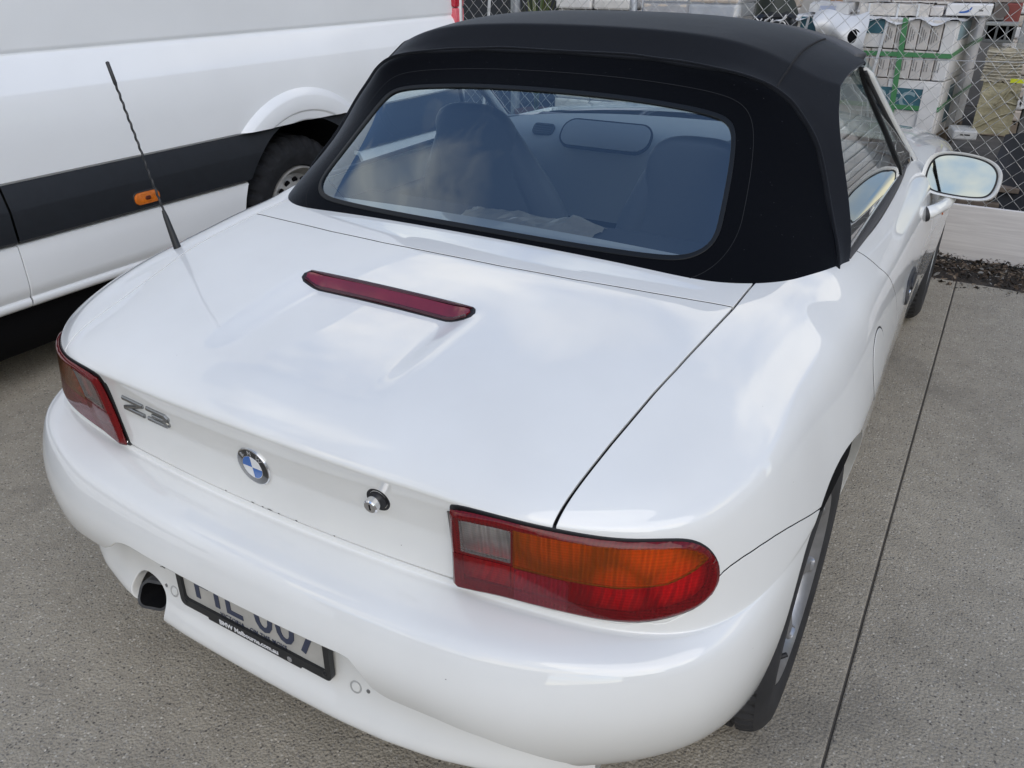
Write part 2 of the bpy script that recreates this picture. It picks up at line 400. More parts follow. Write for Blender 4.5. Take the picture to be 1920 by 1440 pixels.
def poly_sdf(P, poly):
    """signed distance of 2-D points to a polygon, positive inside"""
    poly = np.array(poly, float); a = poly; b = np.roll(poly, -1, 0); d = np.full(len(P), 1e9); ins = np.zeros(len(P), bool)
    for p, q in zip(a, b):
        e = q - p; w = P - p; t = np.clip((w @ e) / (e @ e + 1e-15), 0, 1); d = np.minimum(d, np.linalg.norm(w - t[:, None] * e, axis=1))
        c = (p[1] > P[:, 1]) != (q[1] > P[:, 1])
        if c.any():
            xx = p[0] + (P[:, 1] - p[1]) * (q[0] - p[0]) / (q[1] - p[1] + 1e-15); ins ^= c & (P[:, 0] < xx)
    return np.where(ins, d, -d)
def smooth_poly(P, n=3):
    """round a closed polygon (Chaikin)"""
    P = np.array(P, float)
    for _ in range(n):
        Q = np.roll(P, -1, 0); P = np.stack([P * .75 + Q * .25, P * .25 + Q * .75], 1).reshape(-1, P.shape[1])
    return P
def catmull(P, n=8):
    P = np.array(P, float); E = np.vstack([2 * P[0] - P[1], P, 2 * P[-1] - P[-2]]); out = []
    for i in range(1, len(E) - 2):
        for k in range(n):
            t = k / n; a, b, c, d = E[i - 1], E[i], E[i + 1], E[i + 2]
            out.append(.5 * (2 * b + (c - a) * t + (2 * a - 5 * b + 4 * c - d) * t * t + (3 * b - a - 3 * c + d) * t ** 3))
    out.append(P[-1]); return np.array(out)
def on_body(x, y, z, d=(0, 1, 0), bvh=None):
    h = (bvh or BVH).ray_cast(Vector((x, y, z)), Vector(d).normalized()); return h[0], h[1]
def flip(pm): return PM(pm.V * np.array([-1, 1, 1]), [f[::-1] for f in pm.F], None if pm.N is None else pm.N * np.array([-1, 1, 1]))
# ------------------------------------------------------------------ materials of the car
def glass_mat(name, tint=(.9, .95, .95), ior=1.5, refl=1., haze=0., haze_col=(.3, .4, .5), bump=None, rough=0., gcol=(1, 1, 1)):
    m = bpy.data.materials.new(name); m.use_nodes = True; nt = m.node_tree; N = nt.nodes.new; L = nt.links.new; nt.nodes.clear()
    out = N('ShaderNodeOutputMaterial'); tr = N('ShaderNodeBsdfTransparent'); tr.inputs[0].default_value = (*tint, 1)
    gl = N('ShaderNodeBsdfGlossy'); gl.inputs['Roughness'].default_value = rough
    fr = N('ShaderNodeFresnel'); fr.inputs[0].default_value = ior
    mu = N('ShaderNodeMath'); mu.operation = 'MULTIPLY'; mu.use_clamp = True; L(fr.outputs[0], mu.inputs[0]); mu.inputs[1].default_value = refl
    mx = N('ShaderNodeMixShader'); L(mu.outputs[0], mx.inputs[0]); L(gl.outputs[0], mx.inputs[2])
    if haze:
        df = N('ShaderNodeBsdfDiffuse'); df.inputs[0].default_value = (*haze_col, 1)
        m2 = N('ShaderNodeMixShader'); m2.inputs[0].default_value = haze; L(tr.outputs[0], m2.inputs[1]); L(df.outputs[0], m2.inputs[2]); L(m2.outputs[0], mx.inputs[1])
    else: L(tr.outputs[0], mx.inputs[1])
    if bump:
        tc = N('ShaderNodeTexCoord'); mp = N('ShaderNodeMapping'); mp.inputs['Scale'].default_value = bump[3]; L(tc.outputs['Object'], mp.inputs[0])
        n = N('ShaderNodeTexNoise'); n.inputs['Scale'].default_value = bump[0]; n.inputs['Detail'].default_value = 1; L(mp.outputs[0], n.inputs['Vector'])
        b = N('ShaderNodeBump'); b.inputs['Strength'].default_value = bump[1]; b.inputs['Distance'].default_value = bump[2]; L(n.outputs['Fac'], b.inputs['Height'])
        L(b.outputs[0], gl.inputs['Normal'])
    gl.inputs[0].default_value = (*gcol, 1); L(mx.outputs[0], out.inputs[0]); return m
def paint_extra(nt, p, tc):
    """thin film of dust and a few dark specks on the white paint"""
    N = nt.nodes.new; L = nt.links.new
    n = N('ShaderNodeTexNoise'); n.inputs['Scale'].default_value = 5; n.inputs['Detail'].default_value = 8; L(tc.outputs['Object'], n.inputs['Vector'])
    r = N('ShaderNodeMapRange'); r.inputs[1].default_value = .35; r.inputs[2].default_value = .75; r.inputs[3].default_value = .0; r.inputs[4].default_value = .09; L(n.outputs['Fac'], r.inputs[0])
    v = N('ShaderNodeTexVoronoi'); v.inputs['Scale'].default_value = 26; L(tc.outputs['Object'], v.inputs['Vector'])
    s = N('ShaderNodeMath'); s.operation = 'LESS_THAN'; L(v.outputs['Distance'], s.inputs[0]); s.inputs[1].default_value = .022
    v2 = N('ShaderNodeTexNoise'); v2.inputs['Scale'].default_value = 9; L(tc.outputs['Object'], v2.inputs['Vector'])
    g = N('ShaderNodeMath'); g.operation = 'GREATER_THAN'; L(v2.outputs['Fac'], g.inputs[0]); g.inputs[1].default_value = .60
    k = N('ShaderNodeMath'); k.operation = 'MULTIPLY'; L(s.outputs[0], k.inputs[0]); L(g.outputs[0], k.inputs[1])
    k2 = N('ShaderNodeMath'); k2.operation = 'MULTIPLY'; L(k.outputs[0], k2.inputs[0]); k2.inputs[1].default_value = .6
    a = N('ShaderNodeMath'); a.operation = 'ADD'; L(r.outputs[0], a.inputs[0]); L(k2.outputs[0], a.inputs[1])
    m = N('ShaderNodeMix'); m.data_type = 'RGBA'; L(a.outputs[0], m.inputs[0]); m.inputs[6].default_value = p.inputs['Base Color'].default_value; m.inputs[7].default_value = (.34, .31, .27, 1)
    L(m.outputs[2], p.inputs['Base Color'])
    r2 = N('ShaderNodeMapRange'); r2.inputs[3].default_value = .008; r2.inputs[4].default_value = .03; L(n.outputs['Fac'], r2.inputs[0]); L(r2.outputs[0], p.inputs['Coat Roughness'])
PAINT = mat('white_paint', (.80, .80, .775), .5, coat=1., coat_rough=.02, spec=.15, extra=paint_extra)
PAINT.node_tree.nodes['Principled BSDF'].inputs['Coat IOR'].default_value = 1.7
def fabric_extra(nt, p, tc):
    N = nt.nodes.new; L = nt.links.new
    w1 = N('ShaderNodeTexNoise'); w1.inputs['Scale'].default_value = 900; L(tc.outputs['Object'], w1.inputs['Vector'])
    b = N('ShaderNodeBump'); b.inputs['Strength'].default_value = .5; b.inputs['Distance'].default_value = .0006; L(w1.outputs['Fac'], b.inputs['Height'])
    w2 = N('ShaderNodeTexNoise'); w2.inputs['Scale'].default_value = 7; w2.inputs['Detail'].default_value = 4; L(tc.outputs['Object'], w2.inputs['Vector'])
    b2 = N('ShaderNodeBump'); b2.inputs['Strength'].default_value = .35; b2.inputs['Distance'].default_value = .006; L(w2.outputs['Fac'], b2.inputs['Height']); L(b.outputs[0], b2.inputs['Normal'])
    L(b2.outputs[0], p.inputs['Normal'])
    p.inputs['Sheen Weight'].default_value = .22; p.inputs['Sheen Roughness'].default_value = .35; p.inputs['Sheen Tint'].default_value = (.80, .88, 1, 1)
    # lint
    v = N('ShaderNodeTexVoronoi'); v.inputs['Scale'].default_value = 60; L(tc.outputs['Object'], v.inputs['Vector'])
    s = N('ShaderNodeMath'); s.operation = 'LESS_THAN'; L(v.outputs['Distance'], s.inputs[0]); s.inputs[1].default_value = .03
    m = N('ShaderNodeMix'); m.data_type = 'RGBA'; L(s.outputs[0], m.inputs[0]); m.inputs[6].default_value = p.inputs['Base Color'].default_value; m.inputs[7].default_value = (.12, .12, .13, 1)
    L(m.outputs[2], p.inputs['Base Color'])
FABRIC = mat('black_fabric', (.0028, .0034, .0050), .9, spec=.05, extra=fabric_extra)
FABRIC_SKYLIT = mat('skylit_fabric', (.0098, .0110, .0142), .9, spec=.15, extra=fabric_extra)  # same cloth for the roof, its brighter skylight put into the colour
RUBBER = mat('black_rubber', (.02, .02, .022), .55, spec=.4)
TRIM = mat('grey_rubber', (.075, .073, .075), .6, spec=.35)
BLACKP = mat('black_plastic', (.016, .017, .019), .42, spec=.5)
CHROME = mat('chrome', (.75, .76, .78), .12, metal=1.)
VOID = mat('underbody_black', (.006, .006, .007), .9, spec=.1)
WINDOW = glass_mat('side_glass', (.80, .87, .85), 1.5, 1.6)
REARW = glass_mat('rear_screen_plastic', (.82, .91, .96), 1.55, 3.3, bump=(4, .05, .02, (1, 2.0, .5)), gcol=(.84, .94, 1))
# ------------------------------------------------------------------ the parked convertible
car = thing('parked_convertible', 'white two-seat convertible with black soft top parked on the concrete', 'car', (0, 0, 0))
SEAM = ([-.70, -.65, -.5819, -.5428, -.488, -.4245, -.3649, -.2959, -.2245, -.1337, .0075, .1057, .25], [.558, .559, .5606, .5643, .5691, .5748, .5815, .5891, .599, .6078, .6186, .6204, .625])
g_seam = lambda v: np.interp(v[:, 1], *SEAM) - np.abs(v[:, 0])
g_strip = lambda v: np.interp(np.abs(v[:, 0]), [0, .15, .318, .475, .6175, .66], [-.056, -.054, -.0395, -.0134, .014, .02]) - v[:, 1]
LAMP = smooth_poly([(.0852, .580), (.0852, .600), (.0856, .735), (.0900, .747), (.160, .748), (.226, .741), (.270, .735), (.324, .728), (.400, .7235), (.432, .7165), (.456, .700), (.473, .675), (.478, .652), (.472, .631), (.450, .613), (.4205, .6045), (.387, .5955), (.354, .5895), (.298, .5865), (.2285, .5865), (.157, .5845), (.097, .5795)], 2)
uz = lambda v: np.stack([.89 * np.abs(v[:, 0]) + .45 * v[:, 1], v[:, 2]], 1)
def lampd(v):
    d = np.full(len(v), -1.); k = (v[:, 1] < -.25) & (v[:, 2] > .5) & (v[:, 2] < .8) & (np.abs(v[:, 0]) > .3)
    if k.any(): d[k] = poly_sdf(uz(v[k]), LAMP)
    return d
g_bump = lambda v: np.where(np.abs(v[:, 0]) > .70, np.interp(v[:, 1], [-.56, -.52, -.49, -.465, -.44, -.41, -.37, -.33, -.29, -.25, -.20, -.16, -.097, .3], [.580, .588, .610, .640, .656, .6610, .6612, .6575, .650, .640, .6255, .6145, .601, .598]), np.interp(np.abs(v[:, 0]), [0, .2, .40, .5, .66, .70], [.581, .581, .579, .579, .580, .59])) - v[:, 2]
arch = lambda yc: (lambda v: np.hypot(v[:, 1] - yc, v[:, 2] - .312) - .338 + 10 * (np.abs(v[:, 0]) < .55))
FY = 2.50
g_low = lambda v: v[:, 2] - np.where(v[:, 0] < -.27, np.interp(-v[:, 0], [.27, .30, .33, .37, .43, .51, .575, .62, .68, .75], [.473, .464, .440, .415, .409, .400, .376, .347, .20, .1]), np.interp(np.abs(v[:, 0]), [0, .26, .280, .300, .318, .345, .43, .51, .575, .62, .68, .75], [.472, .474, .470, .450, .418, .408, .409, .400, .376, .347, .20, .1]))
shut = lambda v: np.interp(v[:, 2], [.2, .30, .40, .50, .60, .68, .74, .80, .84, .885, .92], [.80, .76, .735, .715, .69, .655, .612, .545, .492, .460, .455]) - v[:, 1]
def gap(pm, **k): return flange(pm, **k)
G = .0022
# boot lid: deck plus the face between the lamps
GS = .0034
lid = region(lambda v: g_seam(v) - (GS - G), lambda v: g_strip(v) - .0006, lambda v: np.where(v[:, 1] > -.40, 1., np.maximum(v[:, 2] - .7265, np.minimum(v[:, 2] - .583, .3975 - np.abs(v[:, 0])))), lambda v: v[:, 1] + .68, off=G)
lid_o = mk('boot_lid', gap(lid), PAINT, car)
strip = region(lambda v: g_seam(v) - (GS - G), lambda v: -g_strip(v) - .0016, lambda v: .20 - v[:, 1], lambda v: v[:, 2] - .7, off=G * .8)
mk('soft_top_cover_strip', gap(strip), PAINT, car)
bump = region(g_bump, lambda v: .006 - lampd(v), lambda v: .6 - v[:, 1], arch(0), g_low, lambda v: -v[:, 1] + .0 , off=.0018)
mk('rear_bumper', gap(bump, depth=.035, rnd=.0028), PAINT, car)
for sg in (1, -1):
    sx = lambda v, sg=sg: v[:, 0] * sg - .30
    q = region(sx, lambda v: np.where(v[:, 1] > .25, 1., -g_seam(v) - .0018), lambda v: np.where(v[:, 1] > .12, 1., -g_bump(v) - .0012), lambda v: shut(v) - .0012, arch(0), lambda v: -lampd(v) + .004, lambda v: v[:, 2] - .235 + 5 * (v[:, 1] < -.05),
               lambda v: np.where(v[:, 1] < -.40, np.abs(v[:, 0]) - .50, 1.), off=G * .6)
    mk('quarter_panel', gap(q, depth=.018), PAINT, car)
    d = region(sx, lambda v: -shut(v) - .0012, lambda v: 1.50 + .02 * (v[:, 2] - .6) - v[:, 1], lambda v: v[:, 2] - .30, off=G)
    door = mk('door', gap(d), PAINT, car)
    s_ = region(sx, lambda v: v[:, 1] - .30, lambda v: 2.15 - v[:, 1], lambda v: .297 - v[:, 2], arch(0), arch(FY), lambda v: np.where(v[:, 1] < .85, .297 - v[:, 2], 1.), off=G)
    mk('sill', gap(s_), PAINT, car)
    f = region(sx, lambda v: v[:, 1] - 1.50 - .02 * (v[:, 2] - .6), lambda v: np.abs(v[:, 0]) - np.interp(v[:, 1], [1.3, 1.7, 2.05, 2.35, 2.65, 2.92], [.72, .675, .62, .590, .565, .53]), lambda v: v[:, 2] - .30, arch(FY), lambda v: 2.95 - v[:, 1], off=G)
    mk('front_wing', gap(f), PAINT, car)
bo = region(lambda v: v[:, 1] - 1.3, lambda v: np.interp(v[:, 1], [1.3, 1.7, 2.05, 2.35, 2.65, 2.92], [.72, .675, .62, .590, .565, .53]) - np.abs(v[:, 0]), lambda v: v[:, 2] - .66, lambda v: 3.05 - v[:, 1], off=G)
mk('bonnet', gap(bo), PAINT, car)
nose = region(lambda v: v[:, 1] - 2.90, lambda v: np.maximum(v[:, 1] - 3.05, np.abs(v[:, 0]) - .45), off=G)
mk('front_bumper', nose, PAINT, car)
for nm, fn, half, dp, extra in (('strip_gap_shade', lambda v: g_strip(v) + .0008, .0030, .0010, (lambda v: v[:, 2] - .7, lambda v: .616 - np.abs(v[:, 0]))),
        ('bumper_gap_shade', g_bump, .0030, .0005, (lambda v: np.abs(v[:, 0]) - .765, lambda v: -v[:, 1] + .05, arch(0))), ('shut_gap_shade', shut, .0035, .0003, (lambda v: np.abs(v[:, 0]) - .755, lambda v: v[:, 2] - .32)), ('lid_gap_shade', g_seam, .0065, .007, (lambda v: v[:, 2] - .735, lambda v: .11 - v[:, 1]))):
    for sg in ((1, -1) if nm != 'strip_gap_shade' else (0,)):  # black strips added in the panel gaps, standing in for their shade
        gs_ = region(lambda v: half - fn(v), lambda v: half + fn(v), *extra, *((lambda v, sg=sg: v[:, 0] * sg - .1,) if sg else ())); gs_.V = gs_.V - gs_.N * dp; mk(nm, gs_, VOID, car)
# dark cavity under the shut lines, wheel housings and floor
inner = region(lambda v: .004 - lampd(v), lambda v: v[:, 1] + .75, lambda v: .14 - v[:, 1], lambda v: v[:, 2] - .56)
inner.V = inner.V - inner.N * .011; mk('body_shell', PM(inner.V, inner.F, inner.N), VOID, car)
mk('floor_pan', box(-.60, -.42, .275, .60, 3.0, .30, .01), VOID, car)
for yc in (0, FY):
    for sg in (1, -1):
        P = [(sg * (.60 + .225 * a), yc + .342 * math.cos(t), .312 + .342 * math.sin(t)) for a in (0, 1) for t in np.linspace(0, math.pi, 25)]
        F = [[i, i + 1, 26 + i, 25 + i] for i in range(24)] + [list(range(25))]
        mk('wheel_housing', PM(P, F), VOID, car)
# lower apron behind the bumper with the plate recess and a cut-out for the exhaust
def apron():
    prof = [(.030, .520), (.004, .470), (.000, .440), (-.002, .400), (-.004, .360), (-.007, .335), (-.014, .312), (-.027, .294), (-.036, .278), (-.037, .262), (-.026, .249), (.005, .243), (.07, .243)]
    xs = np.linspace(-.645, .645, 73); V = []
    for x in xs:
        a = abs(x); yb = np.interp(a, [0, .1, .2, .3, .4, .5, .55, .6, .645], [-.6715, -.671, -.6695, -.664, -.652, -.630, -.612, -.588, -.560])
        k = 1 - .55 * (a / .645) ** 3; zz = .020 * (a / .645) ** 3
        for o, z in prof: V.append((x, yb + (o * k if o < .02 else o), z + (zz if z < .36 else 0)))
    m = len(prof); F = [[i * m + j, i * m + j + 1, (i + 1) * m + j + 1, (i + 1) * m + j] for i in range(len(xs) - 1) for j in range(m - 1)]
    A, Q = subsurf(V, F, 2, True)
    N_ = vnormals(A, Q.tolist())
    if N_[np.argmin(A[:, 1])][1] > 0: Q = Q[:, ::-1]; N_ = -N_
    pm = PM(A, Q.tolist(), N_)
    ex = lambda v: np.maximum(np.hypot((v[:, 0] + .312) / 1.08, (v[:, 2] - .287) * 1.05) - .057, (v[:, 2] - .40))
    pm = clip(pm, ex)
    return flange(pm, depth=.02, rnd=.003, keep=lambda c: c[2] < .38 and abs(c[0]) < .6 and c[0] < -.2)
mk('rear_apron', apron(), PAINT, car)
def ydown(x, z):
    a = abs(x); return float(np.interp(a, [0, .1, .2, .3, .4, .5, .55, .6, .645], [-.6715, -.671, -.6695, -.664, -.652, -.630, -.612, -.588, -.560])) - float(np.interp(z, [.312, .335, .36, .40], [.014, .007, .004, .002]))
# exhaust tailpipe
ep = [(-.300, -.30, .316), (-.300, -.55, .304), (-.300, -.694, .296)]
m4 = frame((0, 0, 0), (1, 0, 0), (0, 0, 1))
pipe = sweep([ep[0], ep[1], ep[2]], rrect(.070, .055, .019), caps=False)
pin = sweep([(-.300, -.50, .306), (-.300, -.690, .2962), ep[2]], rrect(.059, .044, .014), caps=False)
n_ = len(rrect(1, 1, .1)); pin_o = PM(pin.V, [f[::-1] for f in pin.F]); k0, k1 = 2 * n_, 5 * n_
pipe.add(PM(pin.V, [])); pipe.F += [[k0 + i, k0 + (i + 1) % n_, k1 + (i + 1) % n_, k1 + i] for i in range(n_)]
for q_ in (pipe, pin_o):
    e_ = q_.V[:, 1] < -.66; q_.V[e_, 1] += .55 * (q_.V[e_, 2] - .296) + .30 * (q_.V[e_, 0] + .300) + .012
mk('exhaust_pipe', pipe, mat('sooty_steel', (.085, .086, .09), .35, metal=.4, noise=(40, .3)), car, sharp=40)
mk('pipe_bore', pin_o, VOID, car, sharp=40)
# ------------------------------------------------------------------ tail lamps
def lens_mat(name, col, scale, kind):
    m = bpy.data.materials.new(name); m.use_nodes = True; nt = m.node_tree; N = nt.nodes.new; L = nt.links.new; nt.nodes.clear()
    out = N('ShaderNodeOutputMaterial'); tr = N('ShaderNodeBsdfTransparent'); tr.inputs[0].default_value = (*col, 1)
    tl = N('ShaderNodeBsdfTranslucent'); tl.inputs[0].default_value = (*[c * .9 for c in col], 1)
    df = N('ShaderNodeBsdfDiffuse'); df.inputs[0].default_value = (*[min(.95, c * .85) for c in col], 1)
    tc = N('ShaderNodeTexCoord')
    wv = N('ShaderNodeTexWave'); wv.wave_type = 'BANDS'; wv.bands_direction = 'Z'; wv.inputs['Scale'].default_value = scale; wv.inputs['Distortion'].default_value = .3; L(tc.outputs['Object'], wv.inputs['Vector'])
    wx = N('ShaderNodeTexWave'); wx.wave_type = 'BANDS'; wx.bands_direction = 'X'; wx.inputs['Scale'].default_value = scale * .8; L(tc.outputs['Object'], wx.inputs['Vector'])
    mp = N('ShaderNodeMath'); mp.operation = 'MULTIPLY_ADD'; mp.inputs[1].default_value = .35 if kind == 'rib' else .8; L(wx.outputs['Fac'], mp.inputs[0]); ws = N('ShaderNodeMath'); ws.operation = 'MULTIPLY'; ws.inputs[1].default_value = .65 if kind == 'rib' else .5; L(wv.outputs['Fac'], ws.inputs[0]); L(ws.outputs[0], mp.inputs[2])
    rg = N('ShaderNodeMapRange'); rg.inputs[3].default_value = .07 if kind != 'plain' else .35; rg.inputs[4].default_value = .20 if kind != 'plain' else .5; L(mp.outputs[0], rg.inputs[0])
    a = N('ShaderNodeMixShader'); L(rg.outputs[0], a.inputs[0]); L(tr.outputs[0], a.inputs[1]); L(df.outputs[0], a.inputs[2])
    gl = N('ShaderNodeBsdfGlossy'); gl.inputs['Roughness'].default_value = .04; fr = N('ShaderNodeFresnel'); fr.inputs[0].default_value = 1.5
    b = N('ShaderNodeMixShader'); L(fr.outputs[0], b.inputs[0]); L(a.outputs[0], b.inputs[1]); L(gl.outputs[0], b.inputs[2]); L(b.outputs[0], out.inputs[0])
    return m
RED = lens_mat('red_lens', (.80, .012, .030), 62, 'rib'); AMBER = lens_mat('amber_lens', (.95, .235, .008), 62, 'rib'); CLEAR = lens_mat('clear_lens', (.86, .85, .83), 66, 'rib'); DRED = lens_mat('dark_red_lens', (.34, .012, .016), 60, 'plain'); REFL = lens_mat('reflector_red', (.92, .060, .115), 62, 'cross')
def refl_extra(nt, p, tc):
    N = nt.nodes.new; L = nt.links.new
    wv = N('ShaderNodeTexWave'); wv.bands_direction = 'X'; wv.inputs['Scale'].default_value = 20; wv.inputs['Distortion'].default_value = 2; L(tc.outputs['Object'], wv.inputs['Vector'])
    b = N('ShaderNodeBump'); b.inputs['Strength'].default_value = .8; b.inputs['Distance'].default_value = .008; L(wv.outputs['Fac'], b.inputs['Height']); L(b.outputs[0], p.inputs['Normal'])
    # hot spots of the silvered bulb cups, painted bright into the duller housing colour
    ab = N('ShaderNodeVectorMath'); ab.operation = 'ABSOLUTE'; L(tc.outputs['Object'], ab.inputs[0]); acc = None
    for q, rad in (((.455, .585, .622), .040), ((.545, .570, .698), .045), ((.685, .50, .697), .040), ((.640, .53, .618), .030), ((.722, .475, .632), .034), ((.43, .59, .70), .035)):
        ds = N('ShaderNodeVectorMath'); ds.operation = 'DISTANCE'; L(ab.outputs[0], ds.inputs[0]); ds.inputs[1].default_value = q
        r = N('ShaderNodeMapRange'); r.interpolation_type = 'SMOOTHSTEP'; r.inputs[1].default_value = rad * 1.75; r.inputs[2].default_value = rad * .75; L(ds.outputs['Value'], r.inputs[0])
        if acc is None: acc = r.outputs[0]
        else:
            m_ = N('ShaderNodeMath'); m_.operation = 'MAXIMUM'; L(acc, m_.inputs[0]); L(r.outputs[0], m_.inputs[1]); acc = m_.outputs[0]
    mx_ = N('ShaderNodeMix'); mx_.data_type = 'RGBA'; mx_.inputs[6].default_value = (.32, .32, .32, 1); mx_.inputs[7].default_value = (.97, .97, .97, 1); L(acc, mx_.inputs[0]); L(mx_.outputs[2], p.inputs['Base Color'])
BOWL = mat('lamp_reflector_bowl', (.75, .75, .76), .35, metal=.1, extra=refl_extra)
def lamp(sg):
    base = region(lambda v: v[:, 0] * sg - .3, lambda v: lampd(v) + .010, lambda v: .8 - v[:, 2], lambda v: -.3 - v[:, 1])
    d = lampd(base.V)
    gasket = PM(base.V + base.N * .0015, base.F, base.N); gk = clip(clip(gasket, lambda v: lampd(v) + .0020), lambda v: .0075 - lampd(v))
    lamp_o = mk('tail_lamp', flange(gk, depth=.012), RUBBER, car)
    def shell(*fns, h=.0085, dep=.006):
        pm = PM(base.V.copy(), base.F, base.N)
        for f in fns: pm = clip(pm, f)
        dd = lampd(pm.V); u = uz(pm.V)[:, 0]
        e = np.clip(dd / .010, 0, 1); hh = .0015 + (h + .006 * np.clip((.16 - u) / .07, 0, 1)) * np.sqrt(np.clip(1 - (1 - e) ** 2, 0, 1))
        pm.V = pm.V + pm.N * hh[:, None]; pm.N = None; pm.N = vnormals(pm.V, pm.F)
        if pm.N[len(pm.N) // 2] @ np.array((.3 * sg, -1, .3)) < 0: pm.N = -pm.N
        return flange(pm, depth=dep, rnd=.0003)
    U = lambda v: uz(v)[:, 0]
    zc = lambda v: np.interp(U(v), [.08, .20, .33, .40, .44, .50], [.660, .659, .652, .660, .678, .73])      # amber / red boundary
    rim = lambda v: lampd(v) - .0075
    tophalf = lambda v: v[:, 2] - zc(v); lowhalf = lambda v: zc(v) - v[:, 2] - .0
    mk('lamp_rim', shell(lambda v: .0085 - lampd(v), lambda v: lampd(v) - .0006, dep=.014), DRED, lamp_o)
    mk('reversing_lens', shell(rim, lambda v: .178 - U(v), lambda v: U(v) - .105, lambda v: tophalf(v) - .008, lambda v: lampd(v) - .014), CLEAR, lamp_o)
    mk('lens_surround', shell(rim, lambda v: .1812 - U(v), lambda v: tophalf(v), lambda v: -np.minimum(np.minimum(lampd(v) - .014, .178 - U(v)), np.minimum(tophalf(v) - .008, U(v) - .105)), h=.0075), DRED, lamp_o)
    mk('indicator_lens', shell(rim, lambda v: U(v) - .1814, tophalf), AMBER, lamp_o)
    mk('tail_lens', shell(rim, lambda v: .1770 - U(v), lowhalf), RED, lamp_o)
    mk('reflector_lens', shell(rim, lambda v: U(v) - .1830, lambda v: .2620 - U(v), lambda v: lowhalf(v) - .0015), REFL, lamp_o)
    mk('brake_lens', shell(rim, lambda v: np.maximum(U(v) - .2622, np.maximum(.1826 - U(v), -lowhalf(v) + .0017)), lowhalf, lambda v: U(v) - .1772), RED, lamp_o)
    pm = clip(PM(base.V.copy(), base.F, base.N), lambda v: lampd(v) - .001); dd = lampd(pm.V)
    pm.V = pm.V - pm.N * (.0 + .03 * np.clip(dd / .02, 0, 1))[:, None]; pm.N = None
    mk('reflector_bowl', pm, BOWL, lamp_o)
lamp(1); lamp(-1)
# third brake light on the lid
def capsule(x0, x1, y0, y1, n=10):
    r = abs(y1 - y0) / 2; cy = (y0 + y1) / 2
    return [(x1 - r + r * math.sin(math.pi * k / n), cy - r * math.cos(math.pi * k / n)) for k in range(n + 1)] + [(x0 + r - r * math.sin(math.pi * k / n), cy + r * math.cos(math.pi * k / n)) for k in range(n + 1)]
CAP = capsule(-.209, .209, -.2575, -.2285)
b3 = region(lambda v: v[:, 2] - .8, lambda v: poly_sdf(v[:, :2], CAP) + .004)
pm = PM(b3.V.copy(), b3.F, b3.N); dd = poly_sdf(pm.V[:, :2], CAP)
pg = clip(PM(pm.V + pm.N * .0012, pm.F, pm.N), lambda v: poly_sdf(v[:, :2], CAP) + .0022); third = mk('third_brake_light', flange(pg, depth=.006), RUBBER, lid_o)
for nm, f, hh, mt_ in (('light_rim', lambda v: np.minimum(poly_sdf(v[:, :2], CAP), .0065 - poly_sdf(v[:, :2], CAP)), .0055, mat('dark_maroon', (.055, .006, .010), .25, coat=.5)), ('light_lens', lambda v: poly_sdf(v[:, :2], CAP) - .0065, .0045, mat('maroon_lens', (.17, .008, .020), .2, coat=1., noise=(30, .12)))):
    p2 = clip(PM(b3.V.copy(), b3.F, b3.N), f); dd = np.clip(poly_sdf(p2.V[:, :2], CAP) / .004, 0, 1); p2.V = p2.V + p2.N * (.001 + hh * np.sqrt(1 - (1 - dd) ** 2))[:, None]
    p2.N = None; o = mk(nm, flange(PM(p2.V, p2.F, vnormals(p2.V, p2.F)), depth=.004, rnd=.0003), mt_, third)
# ------------------------------------------------------------------ badges, lock, plate, sensors, aerial, fuel flap, handles
def lid_frame(x, z):
    p, n = on_body(x, -2, z); return frame(p, (1, 0, 0) if abs(n.x) < .01 else Vector((1, 0, 0)) - n * n.x, n.cross(Vector((1, 0, 0))) if n.cross(Vector((1, 0, 0))).z > 0 else Vector((1, 0, 0)).cross(n) * -1)
def face_frame(x, z, lift=0.):
    p, n = on_body(x, -2, z)
    if n.y > 0: n = -n
    xa = (Vector((1, 0, 0)) - n * n.x).normalized(); ya = n.cross(xa)
    if ya.z < 0: ya = -ya
    return frame(p + n * lift, xa, ya)
M = face_frame(0, .678)
disc = lambda r, z0, z1, n=48, bev=0.: prism([(r * math.cos(2 * math.pi * k / n), r * math.sin(2 * math.pi * k / n)) for k in range(n)], z0, z1, bev)
BD = .0375
badge = mk('round_badge', xform(disc(BD, -.002, .0042, bev=.0015), M), CHROME, lid_o, sharp=30)
mk('badge_ring', xform(disc(BD - .0022, .003, .0047, bev=.0004), M), mat('badge_black', (.012, .013, .016), .15, coat=1.), badge, sharp=30)
mk('badge_inner_rim', xform(disc(.0232, .003, .0051), M), CHROME, badge, sharp=30)
for q in range(4):
    pts = [(0, 0)] + [(.0222 * math.cos(R(90 * q + 90 * k / 10)), .0222 * math.sin(R(90 * q + 90 * k / 10))) for k in range(11)]
    mk('badge_quarter', xform(prism(pts, .003, .0054), M), mat('badge_blue', (.012, .13, .48), .2, coat=1.) if q in (1, 3) else mat('badge_white', (.82, .83, .84), .2, coat=1.), badge, smooth=False)
for ch, a in (('B', 42), ('M', 0), ('W', -42)):
    t = text_pm(ch, .0130, .0004, .0002); t.V = t.V - np.array(((t.V[:, 0].min() + t.V[:, 0].max()) / 2, .0046, 0))
    r = R(a); M2 = M @ Matrix.Rotation(r, 4, 'Z') @ Matrix.Translation((0, .0292, .0050))
    mk('badge_letter', xform(t, M2), mat('badge_silver', (.62, .63, .65), .25, metal=.8), badge, smooth=False)
DCHROME = mat('smoked_chrome', (.30, .31, .32), .16, metal=1.)
